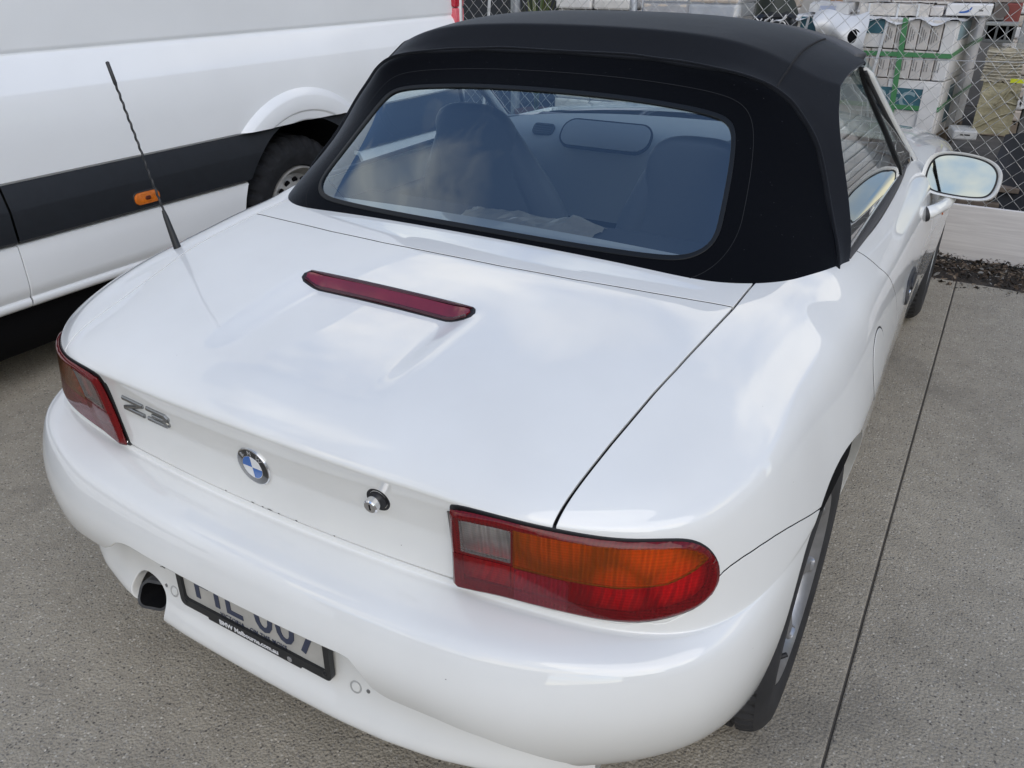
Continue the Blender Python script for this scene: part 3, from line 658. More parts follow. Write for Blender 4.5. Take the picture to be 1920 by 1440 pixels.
# chrome model lettering on the left of the lid, drawn as strokes
def bar(pts, M, name, h=.0045):
    mk(name, xform(prism(pts, -.003, h, .0016, 1), M), DCHROME, lid_o, smooth=False)
M = face_frame(-.322, .699)
sh = lambda P, dx=0: [((x + .22 * y) * 1.0 + dx, y) for x, y in P]
h_, w_ = .0165, .033
Z = [(-w_, h_), (w_, h_), (w_, h_ - .009), (-w_ * .25, -h_ + .009), (w_, -h_ + .009), (w_, -h_), (-w_, -h_), (-w_, -h_ + .009), (w_ * .25, h_ - .009), (-w_, h_ - .009)]
bar(sh(Z), M, 'letter_z')
M = face_frame(-.246, .699)
T3 = [(-w_, h_), (w_ * .72, h_), (w_, h_ - .006), (w_, .0035), (w_ * .86, 0), (w_, -.0035), (w_, -h_ + .006), (w_ * .72, -h_), (-w_, -h_), (-w_, -h_ + .0085), (w_ * .5, -h_ + .0085), (w_ * .5, -.0036), (-w_ * .55, -.0036), (-w_ * .55, .0036), (w_ * .5, .0036), (w_ * .5, h_ - .0085), (-w_, h_ - .0085)]
bar(sh(T3), M, 'number_three')
M = face_frame(.270, .704)
lk = mk('boot_lock', xform(lathe([(.0, .004), (.0165, .004), (.0165, 0), (.0215, .001), (.0215, -.004)], 32, 'z'), M), RUBBER, lid_o, sharp=35)
M2 = M @ Matrix.Translation((-.003, -.001, 0))
mk('lock_barrel', xform(lathe([(.0, .020), (.0105, .020), (.0125, .018), (.0125, .0)], 32, 'z'), M2), CHROME, lk, sharp=35)
mk('key_slot', xform(box(-.0011, -.0055, .0195, .0011, .0055, .0205), M2), VOID, lk, smooth=False)
# number plate
Mp = frame((0, -.6835, .398), (1, 0, 0), (0, .02, 1)); PW, PH = .386, .128
plate = mk('number_plate', xform(prism(rrect(PW - .006, PH - .006, .008), -.004, .001), Mp), mat('plate_white', (.47, .455, .42), .45, noise=(15, .12)), car, smooth=False)
outer = rrect(PW, PH, .012); innr = rrect(PW - .026, PH - .030, .008)
nf = len(outer); fr_ = PM([(x, y, .007) for x, y in outer] + [(x, y + .003, .007) for x, y in innr] + [(x, y, -.004) for x, y in outer] + [(x, y + .003, 0) for x, y in innr],
   [[i, (i + 1) % nf, nf + (i + 1) % nf, nf + i] for i in range(nf)] + [[2 * nf + i, 2 * nf + (i + 1) % nf, (i + 1) % nf, i] for i in range(nf)] + [[nf + i, nf + (i + 1) % nf, 3 * nf + (i + 1) % nf, 3 * nf + i] for i in range(nf)])
fr_.add(box(-.12, -PH / 2 - .007, -.004, .12, -PH / 2 + .012, .0068, .002))
mk('plate_frame', xform(fr_, Mp), BLACKP, plate, smooth=False)
BLUE = mat('plate_blue', (.045, .055, .095), .5)
t = text_pm('FIL', .100, .001, .001, 1.12, align='RIGHT'); t.V += np.array((-.022, -.030, .0020)); mk('plate_letters', xform(t, Mp), BLUE, plate, smooth=False)
t = text_pm('007', .100, .001, .001, 1.06, align='LEFT'); t.V += np.array((.008, -.030, .0020)); mk('plate_numbers', xform(t, Mp), BLUE, plate, smooth=False)
t = text_pm('VICTORIA - ON THE MOVE', .0125, .0006, .0001, 1.15); t.V += np.array((.0, -.0475, .0020)); mk('plate_slogan', xform(t, Mp), BLUE, plate, smooth=False)
t = text_pm('BMW Melbourne.com.au', .0150, .0006, .0004, 1.0); t.V += np.array((-.01, -.0640, .0074)); mk('frame_lettering', xform(t, Mp), mat('print_white', (.75, .75, .76), .5), plate, smooth=False)
mk('frame_emblem', xform(disc(.0058, .0070, .0078, 20), Mp @ Matrix.Translation((.094, -.0600, 0))), mat('badge_silver', (.6, .6, .6), .3), plate, smooth=False)
for sx in (-.178, .178): mk('plate_screw', xform(disc(.0045, .006, .0085, 16, .001), Mp @ Matrix.Translation((sx, -.052, 0))), BLACKP, plate, sharp=35)
for sx in (-.234, .234):
    Ms = frame((sx, ydown(sx, .333) - .0005, .333), (1, .06 * (1 if sx > 0 else -1), 0), (0, .25, 1))
    se = mk('parking_sensor', xform(lathe([(0, .0015), (.0082, .0015), (.0088, .0008), (.0088, -.002)], 28, 'z'), Ms), PAINT, car, sharp=35)
    mk('sensor_ring', xform(lathe([(.0094, -.002), (.0094, .0012), (.0122, .0012), (.0125, -.002)], 28, 'z'), Ms), mat('sensor_grey', (.42, .42, .41), .4), se, sharp=35)
    s2 = sx + (.026 if sx > 0 else -.026); Ms = frame((s2, ydown(s2, .335) - .0005, .335), (1, .06 * (1 if sx > 0 else -1), 0), (0, .25, 1))
    mk('trim_screw', xform(disc(.0040, -.002, .0012, 14, .0006), Ms), mat('dull_metal', (.28, .28, .28), .4, metal=.7), car, sharp=35)
# chipped paint beside the exhaust, bare black plastic showing
for cx, cz, w, h in ((-.288, .395, .022, .006), (-.262, .380, .012, .009), (-.270, .376, .004, .003)):
    pts = [(cx + w * .5 * math.cos(a) * (1 + .4 * math.sin(3 * a + cx * 90)), cz + h * .5 * math.sin(a) * (1 + .5 * math.cos(2 * a))) for a in np.linspace(0, 2 * math.pi, 11)[:-1]]
    mk('paint_chip', PM([(x, ydown(x, z) - .0012, z) for x, z in pts], [list(range(len(pts)))]), BLACKP, car, smooth=False)
# chips along the lower edge of the lid and scuffs on the left bumper corner
rc = random.Random(12)
def body_chip(x, z, w, h, m, par=None, lift=.0006):
    p, n = on_body(x, -2, z)
    if n.y > 0: n = -n
    F_ = frame(p + n * lift, Vector((1, 0, 0)) - n * n.x, n.cross(Vector((1, 0, 0))) * -1)
    pts = [(w * .5 * math.cos(a) * rc.uniform(.5, 1.2), h * .5 * math.sin(a) * rc.uniform(.5, 1.2)) for a in np.linspace(0, 2 * math.pi, 8)[:-1]]
    mk('paint_chip', xform(PM([(a, b, 0) for a, b in pts], [list(range(7))]), F_), m, par or car, smooth=False)
CHIP = mat('bare_primer', (.10, .095, .09), .7)
for x, w in ((-.03, .010), (-.005, .006), (.012, .014), (.034, .005), (.075, .007), (-.10, .006), (.16, .005)): body_chip(x, .5855, w, .003, CHIP, lid_o)
for x, z, w, h in ((-.66, .40, .003, .035), (-.645, .385, .0025, .022), (-.60, .47, .002, .012), (-.52, .45, .006, .002), (.30, .62, .0025, .0025), (.45, .50, .003, .002)): body_chip(x, z, w, h, mat('scuff_grey', (.25, .24, .23), .7))
# aerial
ab = Vector((-.655, -.205, .832)); at_ = Vector((-.745, -.222, 1.252)); da = (at_ - ab).normalized()
ar = mk('aerial', tube([ab - da * .01, ab, ab + da * .02, ab + da * .085, ab + da * .10], [.0095, .0095, .0085, .0058, .0038], 12), BLACKP, car, sharp=40)
hel = []; rad = []
for k in range(141):
    t = k / 140; b0 = ab + da * (.10 + t * ((at_ - ab).length - .15)); ph = t * 2 * math.pi * 13
    hel.append(b0 + Vector((math.cos(ph), math.sin(ph), 0)) * .0008); rad.append(.0027)
mk('aerial_whip', tube(hel, rad, 7), BLACKP, ar)
mk('aerial_tip', tube([at_ - da * .052, at_ - da * .045, at_ - da * .002, at_], [.0026, .0042, .0042, .0025], 8), BLACKP, ar)
# fuel flap, door handle, side repeater
def side_patch(name, cy, cz, w, h, rr, lift, m, par, bev=.002, sg=1, ang=0.):
    poly = [(cy + x * math.cos(ang) - y * math.sin(ang), cz + x * math.sin(ang) + y * math.cos(ang)) for x, y in rrect(w, h, rr, 8)]
    b = region(lambda v: v[:, 0] * sg - .6, lambda v: poly_sdf(v[:, 1:], poly)); b.V = b.V + b.N * lift
    return mk(name, flange(b, depth=.006 + max(lift, 0), rnd=bev), m, par)
side_patch('fuel_flap_gap', .330, .685, .156, .156, .0775, .0004, mat('flap_rubber', (.03, .03, .032), .7), car)
side_patch('fuel_flap', .330, .685, .147, .147, .073, .0012, PAINT, car, .0015)
def handle(sg):
    hp = [(-.090, -.030), (-.098, -.012), (-.080, .026), (-.055, .034), (.07, .030), (.088, .014), (.085, -.018), (.06, -.028)]
    poly = smooth_poly([(.93 + y * 1.0, .668 + z) for y, z in hp], 2)
    b = region(lambda v: v[:, 0] * sg - .6, lambda v: poly_sdf(v[:, 1:], poly)); b.V = b.V + b.N * .006
    h = mk('door_handle', flange(b, depth=.014, rnd=.003), mat('charcoal_plastic', (.030, .031, .035), .45), car)
    poly2 = smooth_poly([(.93 + y * .62 + .015, .676 + z * .42) for y, z in hp], 2)
    b = region(lambda v: v[:, 0] * sg - .6, lambda v: poly_sdf(v[:, 1:], poly2)); b.V = b.V + b.N * .0115
    mk('handle_grip', flange(b, depth=.006, rnd=.002), mat('charcoal_plastic', (.030, .031, .035), .45), h)
    p, n = on_body(sg * 2, .872, .664, (-sg, 0, 0)); Mk = frame(p + n * .006, (0, 1, 0), (0, 0, 1)) if sg > 0 else frame(p + n * .006, (0, -1, 0), (0, 0, 1))
    mk('key_barrel', xform(lathe([(0, .0028), (.0075, .0028), (.009, .001), (.009, -.003)], 20, 'z'), Mk), CHROME, h, sharp=35)
handle(1); handle(-1)
ORANGE = mat('amber_plastic', (.62, .16, .04), .25, coat=.8)
for sg in (1, -1): side_patch('side_repeater', 1.86, .655, .075, .026, .012, .004, ORANGE, car, .002, sg)
# ------------------------------------------------------------------ soft top, screens, cabin, wheels, mirror
HALF = [(0, .9135), (.15, .9130), (.30, .9120), (.42, .9125), (.480, .9165), (.515, .932), (.525, .955), (.517, .990), (.503, 1.045), (.487, 1.095), (.473, 1.124), (.455, 1.139), (.42, 1.1485), (.3456, 1.157), (.2, 1.1665), (0, 1.170)]
WIN = smooth_poly([(x, z) for x, z in HALF] + [(-x, z) for x, z in HALF[-2:0:-1]], 2)
def wd(v):
    d = np.full(len(v), -1.); k = (v[:, 1] < .50) & (v[:, 2] < 1.235) & (np.abs(v[:, 0]) < .66)
    if k.any(): d[k] = poly_sdf(v[k][:, [0, 2]], WIN)
    return d
tv = PM(TV, TQ.tolist(), TN)
def g_roof(v):
    x, z = np.abs(v[:, 0]), v[:, 2]
    return v[:, 1] - np.where(z > 1.199, np.interp(x, [0, .24, .405, .487, .538, .70], [.502, .4955, .475, .462, .463, .463]), np.interp(z, [.80, .872, .947, 1.025, 1.088, 1.130, 1.170, 1.199], [.27, .322, .372, .425, .455, .467, .468, .463]))
rf_ = clip(tv, g_roof); e_ = np.clip(g_roof(rf_.V) / .03, 0, 1); rf_.V = rf_.V + rf_.N * (.0045 * (1 - e_) ** 2)[:, None]; rf_.N = vnormals(rf_.V, rf_.F); rf_.N = rf_.N if rf_.N[np.argmax(rf_.V[:, 2])][2] > 0 else -rf_.N
hood = mk('soft_top', flange(rf_, depth=.010, rnd=.003), FABRIC_SKYLIT, car)
mk('rear_panel', flange(clip(clip(tv, lambda v: -wd(v) - .001), lambda v: .008 - g_roof(v)), depth=.010, rnd=.003), FABRIC, hood)
w_ = clip(tv, lambda v: wd(v) + .004); w_.V = w_.V - w_.N * .003
mk('rear_window', w_, REARW, hood)
b_ = clip(clip(tv, lambda v: wd(v) + .0030), lambda v: .0030 - wd(v)); b_.V = b_.V + b_.N * .0016
mk('window_seal', flange(b_, depth=.004, rnd=.0018), mat('seal_rubber', (.008, .009, .010), .4, spec=.3), hood)
for off, nm in ((.036, 'window_stitching'),):
    st_ = clip(clip(tv, lambda v: wd(v) + off + .0012), lambda v: -off - wd(v)); st_.V = st_.V + st_.N * .0008
    mk(nm, st_, mat('thread', (.0065, .0073, .0095), .9), hood)
def on_top(P, lift=.0):
    out = []
    for p in P:
        h = TBVH.find_nearest(Vector(p)); n = h[1]; n = n if n.dot(Vector((p[0], 0, .6)) - Vector((0, 0, 0))) > 0 or n.z > 0 else -n
        out.append(tuple(h[0] + n * lift))
    return out
sm = [(0, .502, 1.248), (.16, .502, 1.2485), (.24, .4955, 1.2447), (.32, .489, 1.2398), (.405, .475, 1.2305), (.487, .462, 1.215), (.538, .463, 1.199), (.577, .468, 1.170), (.610, .467, 1.130), (.642, .455, 1.088), (.674, .425, 1.025), (.711, .372, .947), (.742, .322, .872)]
half = catmull(sm, 10)
full = np.vstack([half[:0:-1] * np.array([-1, 1, 1]), half])
mk('hood_seam_piping', tube(on_top(full, .0045), .0030, 8, up=(0, -1, 0)), FABRIC_SKYLIT, hood)
for sg in (1, -1):
    cp = catmull([(sg * x, y, z) for x, y, z in [(.531, .470, 1.204), (.533, .500, 1.220), (.534, .535, 1.232), (.532, .600, 1.247), (.531, .683, 1.262), (.530, .80, 1.266), (.529, .93, 1.266)]], 6)
    mk('corner_seam', tube(on_top(cp, .0006), .0026, 6), mat('seam_thread', (.006, .006, .008), .9), hood)
    # gusset strip where the hood meets the side glass
ENDX = ([.80, .868, .925, 1.008, 1.098, 1.152, 1.198, 1.225, 1.30], [.778, .757, .748, .714, .674, .650, .634, .634, .634])
gx = lambda z: np.interp(z, *ENDX) - .006
def glass_grid(poly, sg):
    ys = np.linspace(.34, 1.50, 60); zs = np.linspace(.84, 1.235, 24)
    V = [(sg * 1., y, z) for z in zs for y in ys]; n = 60
    F = [[a * n + b, a * n + b + 1, (a + 1) * n + b + 1, (a + 1) * n + b] for a in range(23) for b in range(59)]
    pm = clip(PM(V, F), lambda v: poly_sdf(v[:, 1:], poly))
    pm.V[:, 0] = sg * (gx(pm.V[:, 2]) + .010 * np.clip((pm.V[:, 1] - .4) / 1.0, 0, 1) * np.clip((.95 - pm.V[:, 2]) / .1, 0, 1)); return pm
REAR_EDGE = [(.395, .865), (.400, .925), (.460, 1.008), (.512, 1.098), (.565, 1.152), (.628, 1.198), (.75, 1.219), (.885, 1.228)]
BAR0, BAR1 = (.915, 1.208), (1.235, .862)
GL = REAR_EDGE[:-1] + [BAR0, BAR1]
QL = [BAR0, (.925, 1.204), (1.455, .905), (1.46, .868), BAR1]
for sg in (1, -1):
    mk('side_window', glass_grid(GL, sg), WINDOW, car)
    mk('quarter_light', glass_grid(QL, sg), WINDOW, car)
    bp = [(sg * (gx(z) + .001), y, z) for y, z in [(BAR0[0] + (BAR1[0] - BAR0[0]) * t, BAR0[1] + (BAR1[1] - BAR0[1]) * t) for t in np.linspace(0, 1, 12)]]
    mk('window_bar', sweep(bp, rrect(.008, .014, .003, 3), up=(sg, 0, 0)), BLACKP, car)
    pil = catmull([(sg * x, y, z) for x, y, z in [(.640, .912, 1.206), (.650, .990, 1.166), (.672, 1.120, 1.096), (.706, 1.290, 1.000), (.744, 1.455, .905), (.760, 1.520, .865)]], 5)
    mk('windscreen_pillar', sweep(pil, rrect(.024, .026, .009, 4), up=(sg, 0, .3), scale=list(np.interp(np.linspace(0, 1, len(pil)), [0, .12, 1], [.35, 1, 1]))), PAINT, car, sharp=50)
    mk('pillar_seal', sweep([(p[0] + sg * .004, p[1] - .020, p[2] - .006) for p in pil], rrect(.009, .009, .003, 3), up=(sg, 0, .3)), RUBBER, car)
    bl = catmull([(sg * x, y, z) for x, y, z in [(.756, .400, .874), (.759, .52, .873), (.763, .75, .876), (.763, .95, .880), (.758, 1.20, .887), (.748, 1.38, .895), (.738, 1.47, .902)]], 6)
    mk('belt_seal', sweep([(p[0] - sg * .008, p[1], p[2] + .004) for p in bl], rrect(.016, .012, .004, 3)), TRIM, car, sharp=50)
    mk('door_lining', box(*( (.66, .30, .28, .715, 1.62, .790) if sg > 0 else (-.715, .30, .28, -.66, 1.62, .790)), .015), mat('cabin_trim', (.085, .088, .095), .6), car)
CAB = mat('cabin_trim', (.085, .088, .095), .6); LEATHER = mat('black_leather', (.16, .168, .18), .42, spec=.5, bump=(60, .25, .003)); DASH = mat('dash_grey', (.30, .31, .32), .6, bump=(300, .2, .001))
hd = catmull([(-.622, .905, 1.230), (-.59, .918, 1.243), (-.53, .940, 1.262), (-.37, .965, 1.288), (0, .985, 1.302), (.37, .965, 1.288), (.53, .940, 1.262), (.59, .918, 1.243), (.622, .905, 1.230)], 6)
mk('windscreen_header', sweep(hd, rrect(.05, .026, .008, 3)), CAB, car)
# windscreen
nu, nv = 30, 12; V = []
for j in range(nv + 1):
    t = j / nv
    for i in range(nu + 1):
        s = -1 + 2 * i / nu; x = s * (.735 * (1 - t) + .63 * t); a = s * s
        y = (1.72 - .24 * a) * (1 - t) + (1.005 - .09 * a) * t; z = (.945 - .04 * a) * (1 - t) + (1.292 - .055 * a) * t; b = 4 * t * (1 - t) * .012
        V.append((x, y + b, z + b))
F = [[j * (nu + 1) + i, j * (nu + 1) + i + 1, (j + 1) * (nu + 1) + i + 1, (j + 1) * (nu + 1) + i] for j in range(nv) for i in range(nu)]
mk('windscreen', PM(V, F), glass_mat('windscreen_glass', (.82, .9, .87), 1.5, 1.), car)
# cockpit tub
mk('cabin_floor', box(-.66, .02, .27, .66, 1.9, .30, .005), CAB, car)
mk('cabin_bulkhead', box(-.66, .02, .28, .66, .34, .812, .02), CAB, car)
mk('shelf_board', box(-.62, .04, .815, .62, .47, .842, .008), mat('shelf_carpet', (.075, .078, .085), .95, bump=(200, .5, .003)), car)
mk('centre_tunnel', box(-.11, .40, .30, .11, 1.5, .52, .04), CAB, car)
mk('fire_wall', box(-.68, 1.62, .30, .68, 1.66, .90, .005), CAB, car)
dsh = [(1.205, .62), (1.195, .80), (1.205, .865), (1.235, .905), (1.285, .934), (1.36, .944), (1.50, .940), (1.70, .930), (1.70, .80), (1.40, .60)]
V = []; xs = np.linspace(-.70, .70, 29)
for x in xs:
    e = .06 * abs(x / .7) ** 3
    for y, z in dsh: V.append((x, y + (e if y < 1.5 else -.22 * (x / .72) ** 2), z - .02 * abs(x / .7) ** 4 + (.018 * math.exp(-((x - .37) / .16) ** 2) if z > .86 else 0)))
m_ = len(dsh); F = [[i * m_ + j, i * m_ + j + 1, (i + 1) * m_ + j + 1, (i + 1) * m_ + j] for i in range(len(xs) - 1) for j in range(m_ - 1)]
A, Q = subsurf(V, F, 2, True); dash = mk('dashboard', PM(A, Q.tolist()), DASH, car)
Ma = frame((-.205, 1.232, .912), (1, 0, 0), (0, .70, .72))
mk('airbag_cover', xform(prism(rrect(.33, .105, .045, 8), -.004, .006, .003), Ma), mat('dash_panel', (.26, .27, .285), .55), dash, sharp=40)
mk('airbag_gap', xform(prism(rrect(.342, .117, .05, 8), -.006, .0035, .001), Ma), VOID, dash, sharp=40)
for vx in (-.46, .06):
    Mv = frame((vx, 1.228 + (.03 if vx < -.3 else 0), .908), (1, 0, 0), (0, .7, .72))
    mk('air_vent', xform(prism(rrect(.085, .045, .014, 5), -.004, .006, .002), Mv), BLACKP, dash, sharp=40)
    for k in range(4): mk('vent_slat', xform(box(-.036, -.016 + k * .0095, .005, .036, -.0125 + k * .0095, .009), Mv), mat('vent_black', (.03, .03, .032), .5), dash, smooth=False)
sw = Vector((.36, 1.055, .800)); ax = Vector((0, -.90, .42)).normalized(); ux = Vector((1, 0, 0)); uy = ax.cross(ux)
ring = [sw + ux * .188 * math.cos(t) + uy * .188 * math.sin(t) for t in np.linspace(0, 2 * math.pi, 41)]
whl = mk('steering_wheel', tube(ring, .0155, 10, caps=False), LEATHER, car)
Mw = frame(sw, ux, uy)
mk('wheel_hub', xform(prism(rrect(.16, .12, .05, 6), -.03, .012, .01), Mw), LEATHER, whl, sharp=40)
for a in (0, 180, 250, 290): mk('wheel_spoke', tube([sw, sw + (ux * math.cos(R(a)) + uy * math.sin(R(a))) * .18], [.02, .013], 8), LEATHER, whl)
def seat(cx, top_y, top_z):
    prof = [(-.02, .235, .050), (.06, .245, .062), (.18, .250, .068), (.30, .245, .066), (.40, .225, .062), (.47, .190, .058), (.53, .158, .055), (.60, .143, .052), (.66, .136, .048), (.70, .120, .042), (.727, .085, .030), (.737, .035, .012)]
    V = []; n = 20; lean = .34
    for h, w, d in prof:
        for k in range(n):
            t = 2 * math.pi * k / n; c, s_ = math.cos(t), math.sin(t); e = 2 / 3.2
            V.append((cx + w * abs(c) ** e * (1 if c > 0 else -1), top_y + (.737 - h) * lean + d * abs(s_) ** e * (1 if s_ > 0 else -1), top_z - (.737 - h) * .95))
    F = [[i * n + k, i * n + (k + 1) % n, (i + 1) * n + (k + 1) % n, (i + 1) * n + k] for i in range(len(prof) - 1) for k in range(n)] + [[(len(prof) - 1) * n + k for k in range(n)]]
    A, Q = subsurf(V, F, 2, True); b = mk('seat', PM(A, Q.tolist()), LEATHER, car)
    mk('seat_cushion', box(cx - .25, top_y + .22, .36, cx + .25, top_y + .74, .50, .05), LEATHER, b, sharp=50)
    for hh, w, d in ((.36, .2385, .066), (.045, .247, .063)):
        pts = []
        for k in range(31):
            t = 2 * math.pi * k / 30; c, s_ = math.cos(t), math.sin(t); e = 2 / 3.2
            pts.append((cx + (w + .001) * abs(c) ** e * (1 if c > 0 else -1), top_y + (.737 - hh) * lean + (d + .001) * abs(s_) ** e * (1 if s_ > 0 else -1), top_z - (.737 - hh) * .95))
        mk('seat_seam', tube(pts, .003, 6, caps=False), mat('seam_leather', (.26, .27, .28), .5), b)
    # wide side bolsters seen from behind
    for sg in (1, -1):
        mk('seat_bolster', tube(catmull([(cx + sg * .215, top_y + .33, top_z - .75), (cx + sg * .225, top_y + .20, top_z - .52), (cx + sg * .195, top_y + .11, top_z - .31), (cx + sg * .140, top_y + .06, top_z - .17), (cx + sg * .10, top_y + .035, top_z - .08)], 6), list(np.interp(np.linspace(0, 1, 25), [0, .5, 1], [.06, .055, .03])), 12), LEATHER, b)
seat(-.36, .625, 1.088); seat(.36, .515, 1.078)
# crumpled foil wrapper on the shelf under the rear screen
def crumple(name, x0, y0, x1, y1, z, amp, m, nx=26, ny=14, seed=1):
    r = np.random.default_rng(seed); V = []
    g = r.random((6, 5))
    for j in range(ny + 1):
        for i in range(nx + 1):
            u, v = i / nx, j / ny; gi, gj = u * 4.99, v * 3.99; a, b = int(gi), int(gj); fu, fv = gi - a, gj - b
            hgt = (g[a, b] * (1 - fu) + g[a + 1, b] * fu) * (1 - fv) + (g[a, b + 1] * (1 - fu) + g[a + 1, b + 1] * fu) * fv
            ed = min(u, 1 - u, v, 1 - v); V.append((x0 + (x1 - x0) * u + r.normal(0, .002), y0 + (y1 - y0) * v + r.normal(0, .002), z + amp * hgt * min(1, ed * 8) + r.random() * amp * .25))
    F = [[j * (nx + 1) + i, j * (nx + 1) + i + 1, (j + 1) * (nx + 1) + i + 1, (j + 1) * (nx + 1) + i] for j in range(ny) for i in range(nx)]
    return mk(name, PM(V, F), m, smooth=False)
wr = crumple('crumpled_wrapper', -.22, .18, .17, .44, .845, .030, mat('foil_wrap', (.42, .37, .30), .35, metal=.2, coat=.6))
tag(wr, 'crumpled shiny wrapper lying on the shelf under the rear screen', 'wrapper')
# wheels
TYRE = mat('tyre_rubber', (.028, .028, .030), .62, spec=.35, noise=(12, .25)); ALLOY = mat('dull_alloy', (.42, .42, .43), .34, metal=.85, noise=(25, .15)); BRAKE = mat('brake_dust', (.05, .048, .045), .7)
def wheel(x_out, yc, sg, z=.312):
    # tyre: radius / distance inward from the outer face, with tread grooves cut into the crown and sipes across the shoulders
    prof = [(.198, .022), (.205, .012), (.222, .006), (.250, .001), (.272, .003), (.290, .012), (.300, .022), (.3055, .032), (.309, .044), (.310, .055), (.303, .057), (.303, .065), (.3112, .067), (.3118, .092), (.304, .094), (.304, .103), (.312, .105), (.312, .122), (.304, .124), (.304, .133), (.3115, .135), (.311, .160), (.303, .162), (.303, .170), (.309, .172), (.306, .190), (.298, .204), (.285, .213), (.25, .222), (.205, .212), (.198, .205)]
    n = 180; V = []; m = len(prof)
    for k in range(n):
        t = 2 * math.pi * k / n; cut = k % 3 == 0
        for r, a in prof:
            rr = r - (.0075 if cut and (.028 < a < .056 or .170 < a < .20) else 0) - (.002 if k % 4 == 0 and .066 < a < .161 else 0)
            V.append((x_out - a, rr * math.cos(t), rr * math.sin(t)))
    F = [[k * m + i, ((k + 1) % n) * m + i, ((k + 1) % n) * m + i + 1, k * m + i + 1] for k in range(n) for i in range(m - 1)]
    def put(pm): pm.V = pm.V * np.array([sg, 1, 1]) + np.array([0, yc, z]); pm.F = [f[::-1] for f in pm.F] if sg < 0 else pm.F; pm.N = None; return pm
    w = mk('wheel', put(PM(V, F)), TYRE, car, sharp=28)
    rim = lathe([(.196, .205), (.192, .19), (.178, .17), (.172, .10), (.170, .045), (.178, .030), (.190, .016), (.199, .010), (.2035, .012), (.205, .018)], 72); rim.V[:, 0] = x_out - rim.V[:, 0]; mk('rim', put(rim), ALLOY, w, sharp=40)
    hub = lathe([(0, .040), (.032, .040), (.036, .046), (.040, .075), (.075, .080), (.078, .12)], 36); hub.V[:, 0] = x_out - hub.V[:, 0]; mk('hub_cap', put(hub), ALLOY, w, sharp=40)
    dk = lathe([(0, .13), (.165, .13)], 36); dk.V[:, 0] = x_out - dk.V[:, 0]; mk('brake_disc', put(dk), BRAKE, w, smooth=False)
    for k in range(7):
        t = 2 * math.pi * k / 7 + .5; c, s_ = math.cos(t), math.sin(t)
        p = [(x_out - .052, .035 * c, .035 * s_), (x_out - .044, .10 * c, .10 * s_), (x_out - .036, .175 * c, .175 * s_), (x_out - .026, .186 * c, .186 * s_)]
        mk('rim_spoke', put(sweep(p, rrect(.036, .030, .010, 3), up=(1, 0, 0))), ALLOY, w, sharp=40)
    t = R(248); c, s_ = math.cos(t), math.sin(t); mk('valve', put(tube([(x_out - .035, .172 * c, .172 * s_), (x_out - .010, .150 * c, .150 * s_)], [.006, .005], 8)), RUBBER, w)
wheel(.853, .0, 1); wheel(.853, 0, -1); wheel(.856, FY, 1); wheel(.856, FY, -1)
# door mirrors
def mirror(sg):
    c = Vector((.899, 1.395, .872)); nrm = Vector((-.085, -.955, .27)).normalized() if sg > 0 else Vector((-.19, -.94, .27)).normalized()
    xa = Vector((1, 0, 0)); xa = (xa - nrm * xa.dot(nrm)).normalized(); ya = -nrm.cross(xa)
    ya = ya if ya.z > 0 else -ya
    roll = R(3); xa, ya = xa * math.cos(roll) - ya * math.sin(roll), ya * math.cos(roll) + xa * math.sin(roll)
    out = smooth_poly([(1.01 * a_, 1.03 * b_) for a_, b_ in [(-.104, -.040), (-.109, .004), (-.101, .042), (-.076, .061), (-.01, .067), (.066, .058), (.104, .030), (.111, -.008), (.104, -.046), (.078, -.062), (0, -.066), (-.078, -.062)]], 3)
    V = []; rings = [(.880, -.004), (.93, .008), (.985, .009), (1.0, 0), (.995, -.022), (.95, -.050), (.83, -.078), (.60, -.097), (.28, -.106)]
    n = len(out)
    for k, d in rings:
        for a, b in out: V.append(tuple(c + xa * a * k + ya * b * k + nrm * d))
    F = [[i * n + j, i * n + (j + 1) % n, (i + 1) * n + (j + 1) % n, (i + 1) * n + j] for i in range(len(rings) - 1) for j in range(n)] + [[(len(rings) - 1) * n + j for j in range(n)]]
    pm = PM(V, F)
    gz = PM([tuple(c + xa * a * .845 + ya * b * .83 + nrm * -.002) for a, b in out], [list(range(n))])
    gk = PM([tuple(c + xa * a * .90 + ya * b * .90 + nrm * -.005) for a, b in out] + [tuple(c + xa * a * .89 + ya * b * .89 + nrm * -.0005) for a, b in out] + [tuple(c + xa * a * .845 + ya * b * .83 + nrm * -.0015) for a, b in out], [[i * n + j, i * n + (j + 1) % n, (i + 1) * n + (j + 1) % n, (i + 1) * n + j] for i in range(2) for j in range(n)])
    arm = sweep(catmull([(.812, 1.262, .770), (.838, 1.280, .777), (.858, 1.325, .781), (.872, 1.380, .785), (.880, 1.440, .802)], 5), rrect(.060, .040, .017, 5), up=(-.6, 0, .7), scale=list(np.interp(np.linspace(0, 1, 21), [0, .5, 1], [1.05, .85, .9])))
    foot = sweep([(.818, 1.264, .771), (.829, 1.273, .7745)], rrect(.068, .048, .020, 5), up=(-.6, 0, .7))
    def put(p): p.V = np.asarray(p.V) * np.array([sg, 1, 1]); p.F = p.F if sg > 0 else [f[::-1] for f in p.F]; return p
    o = mk('door_mirror', put(pm), PAINT, car, sharp=60)
    mk('mirror_glass', put(gz), mat('mirror', (.56, .58, .51), .02, metal=1.), o, smooth=False); mk('mirror_bezel', put(gk), BLACKP, o)
    mk('mirror_arm', put(arm), PAINT, o, sharp=60); mk('mirror_foot', put(foot), RUBBER, o, sharp=60)
mirror(1); mirror(-1)
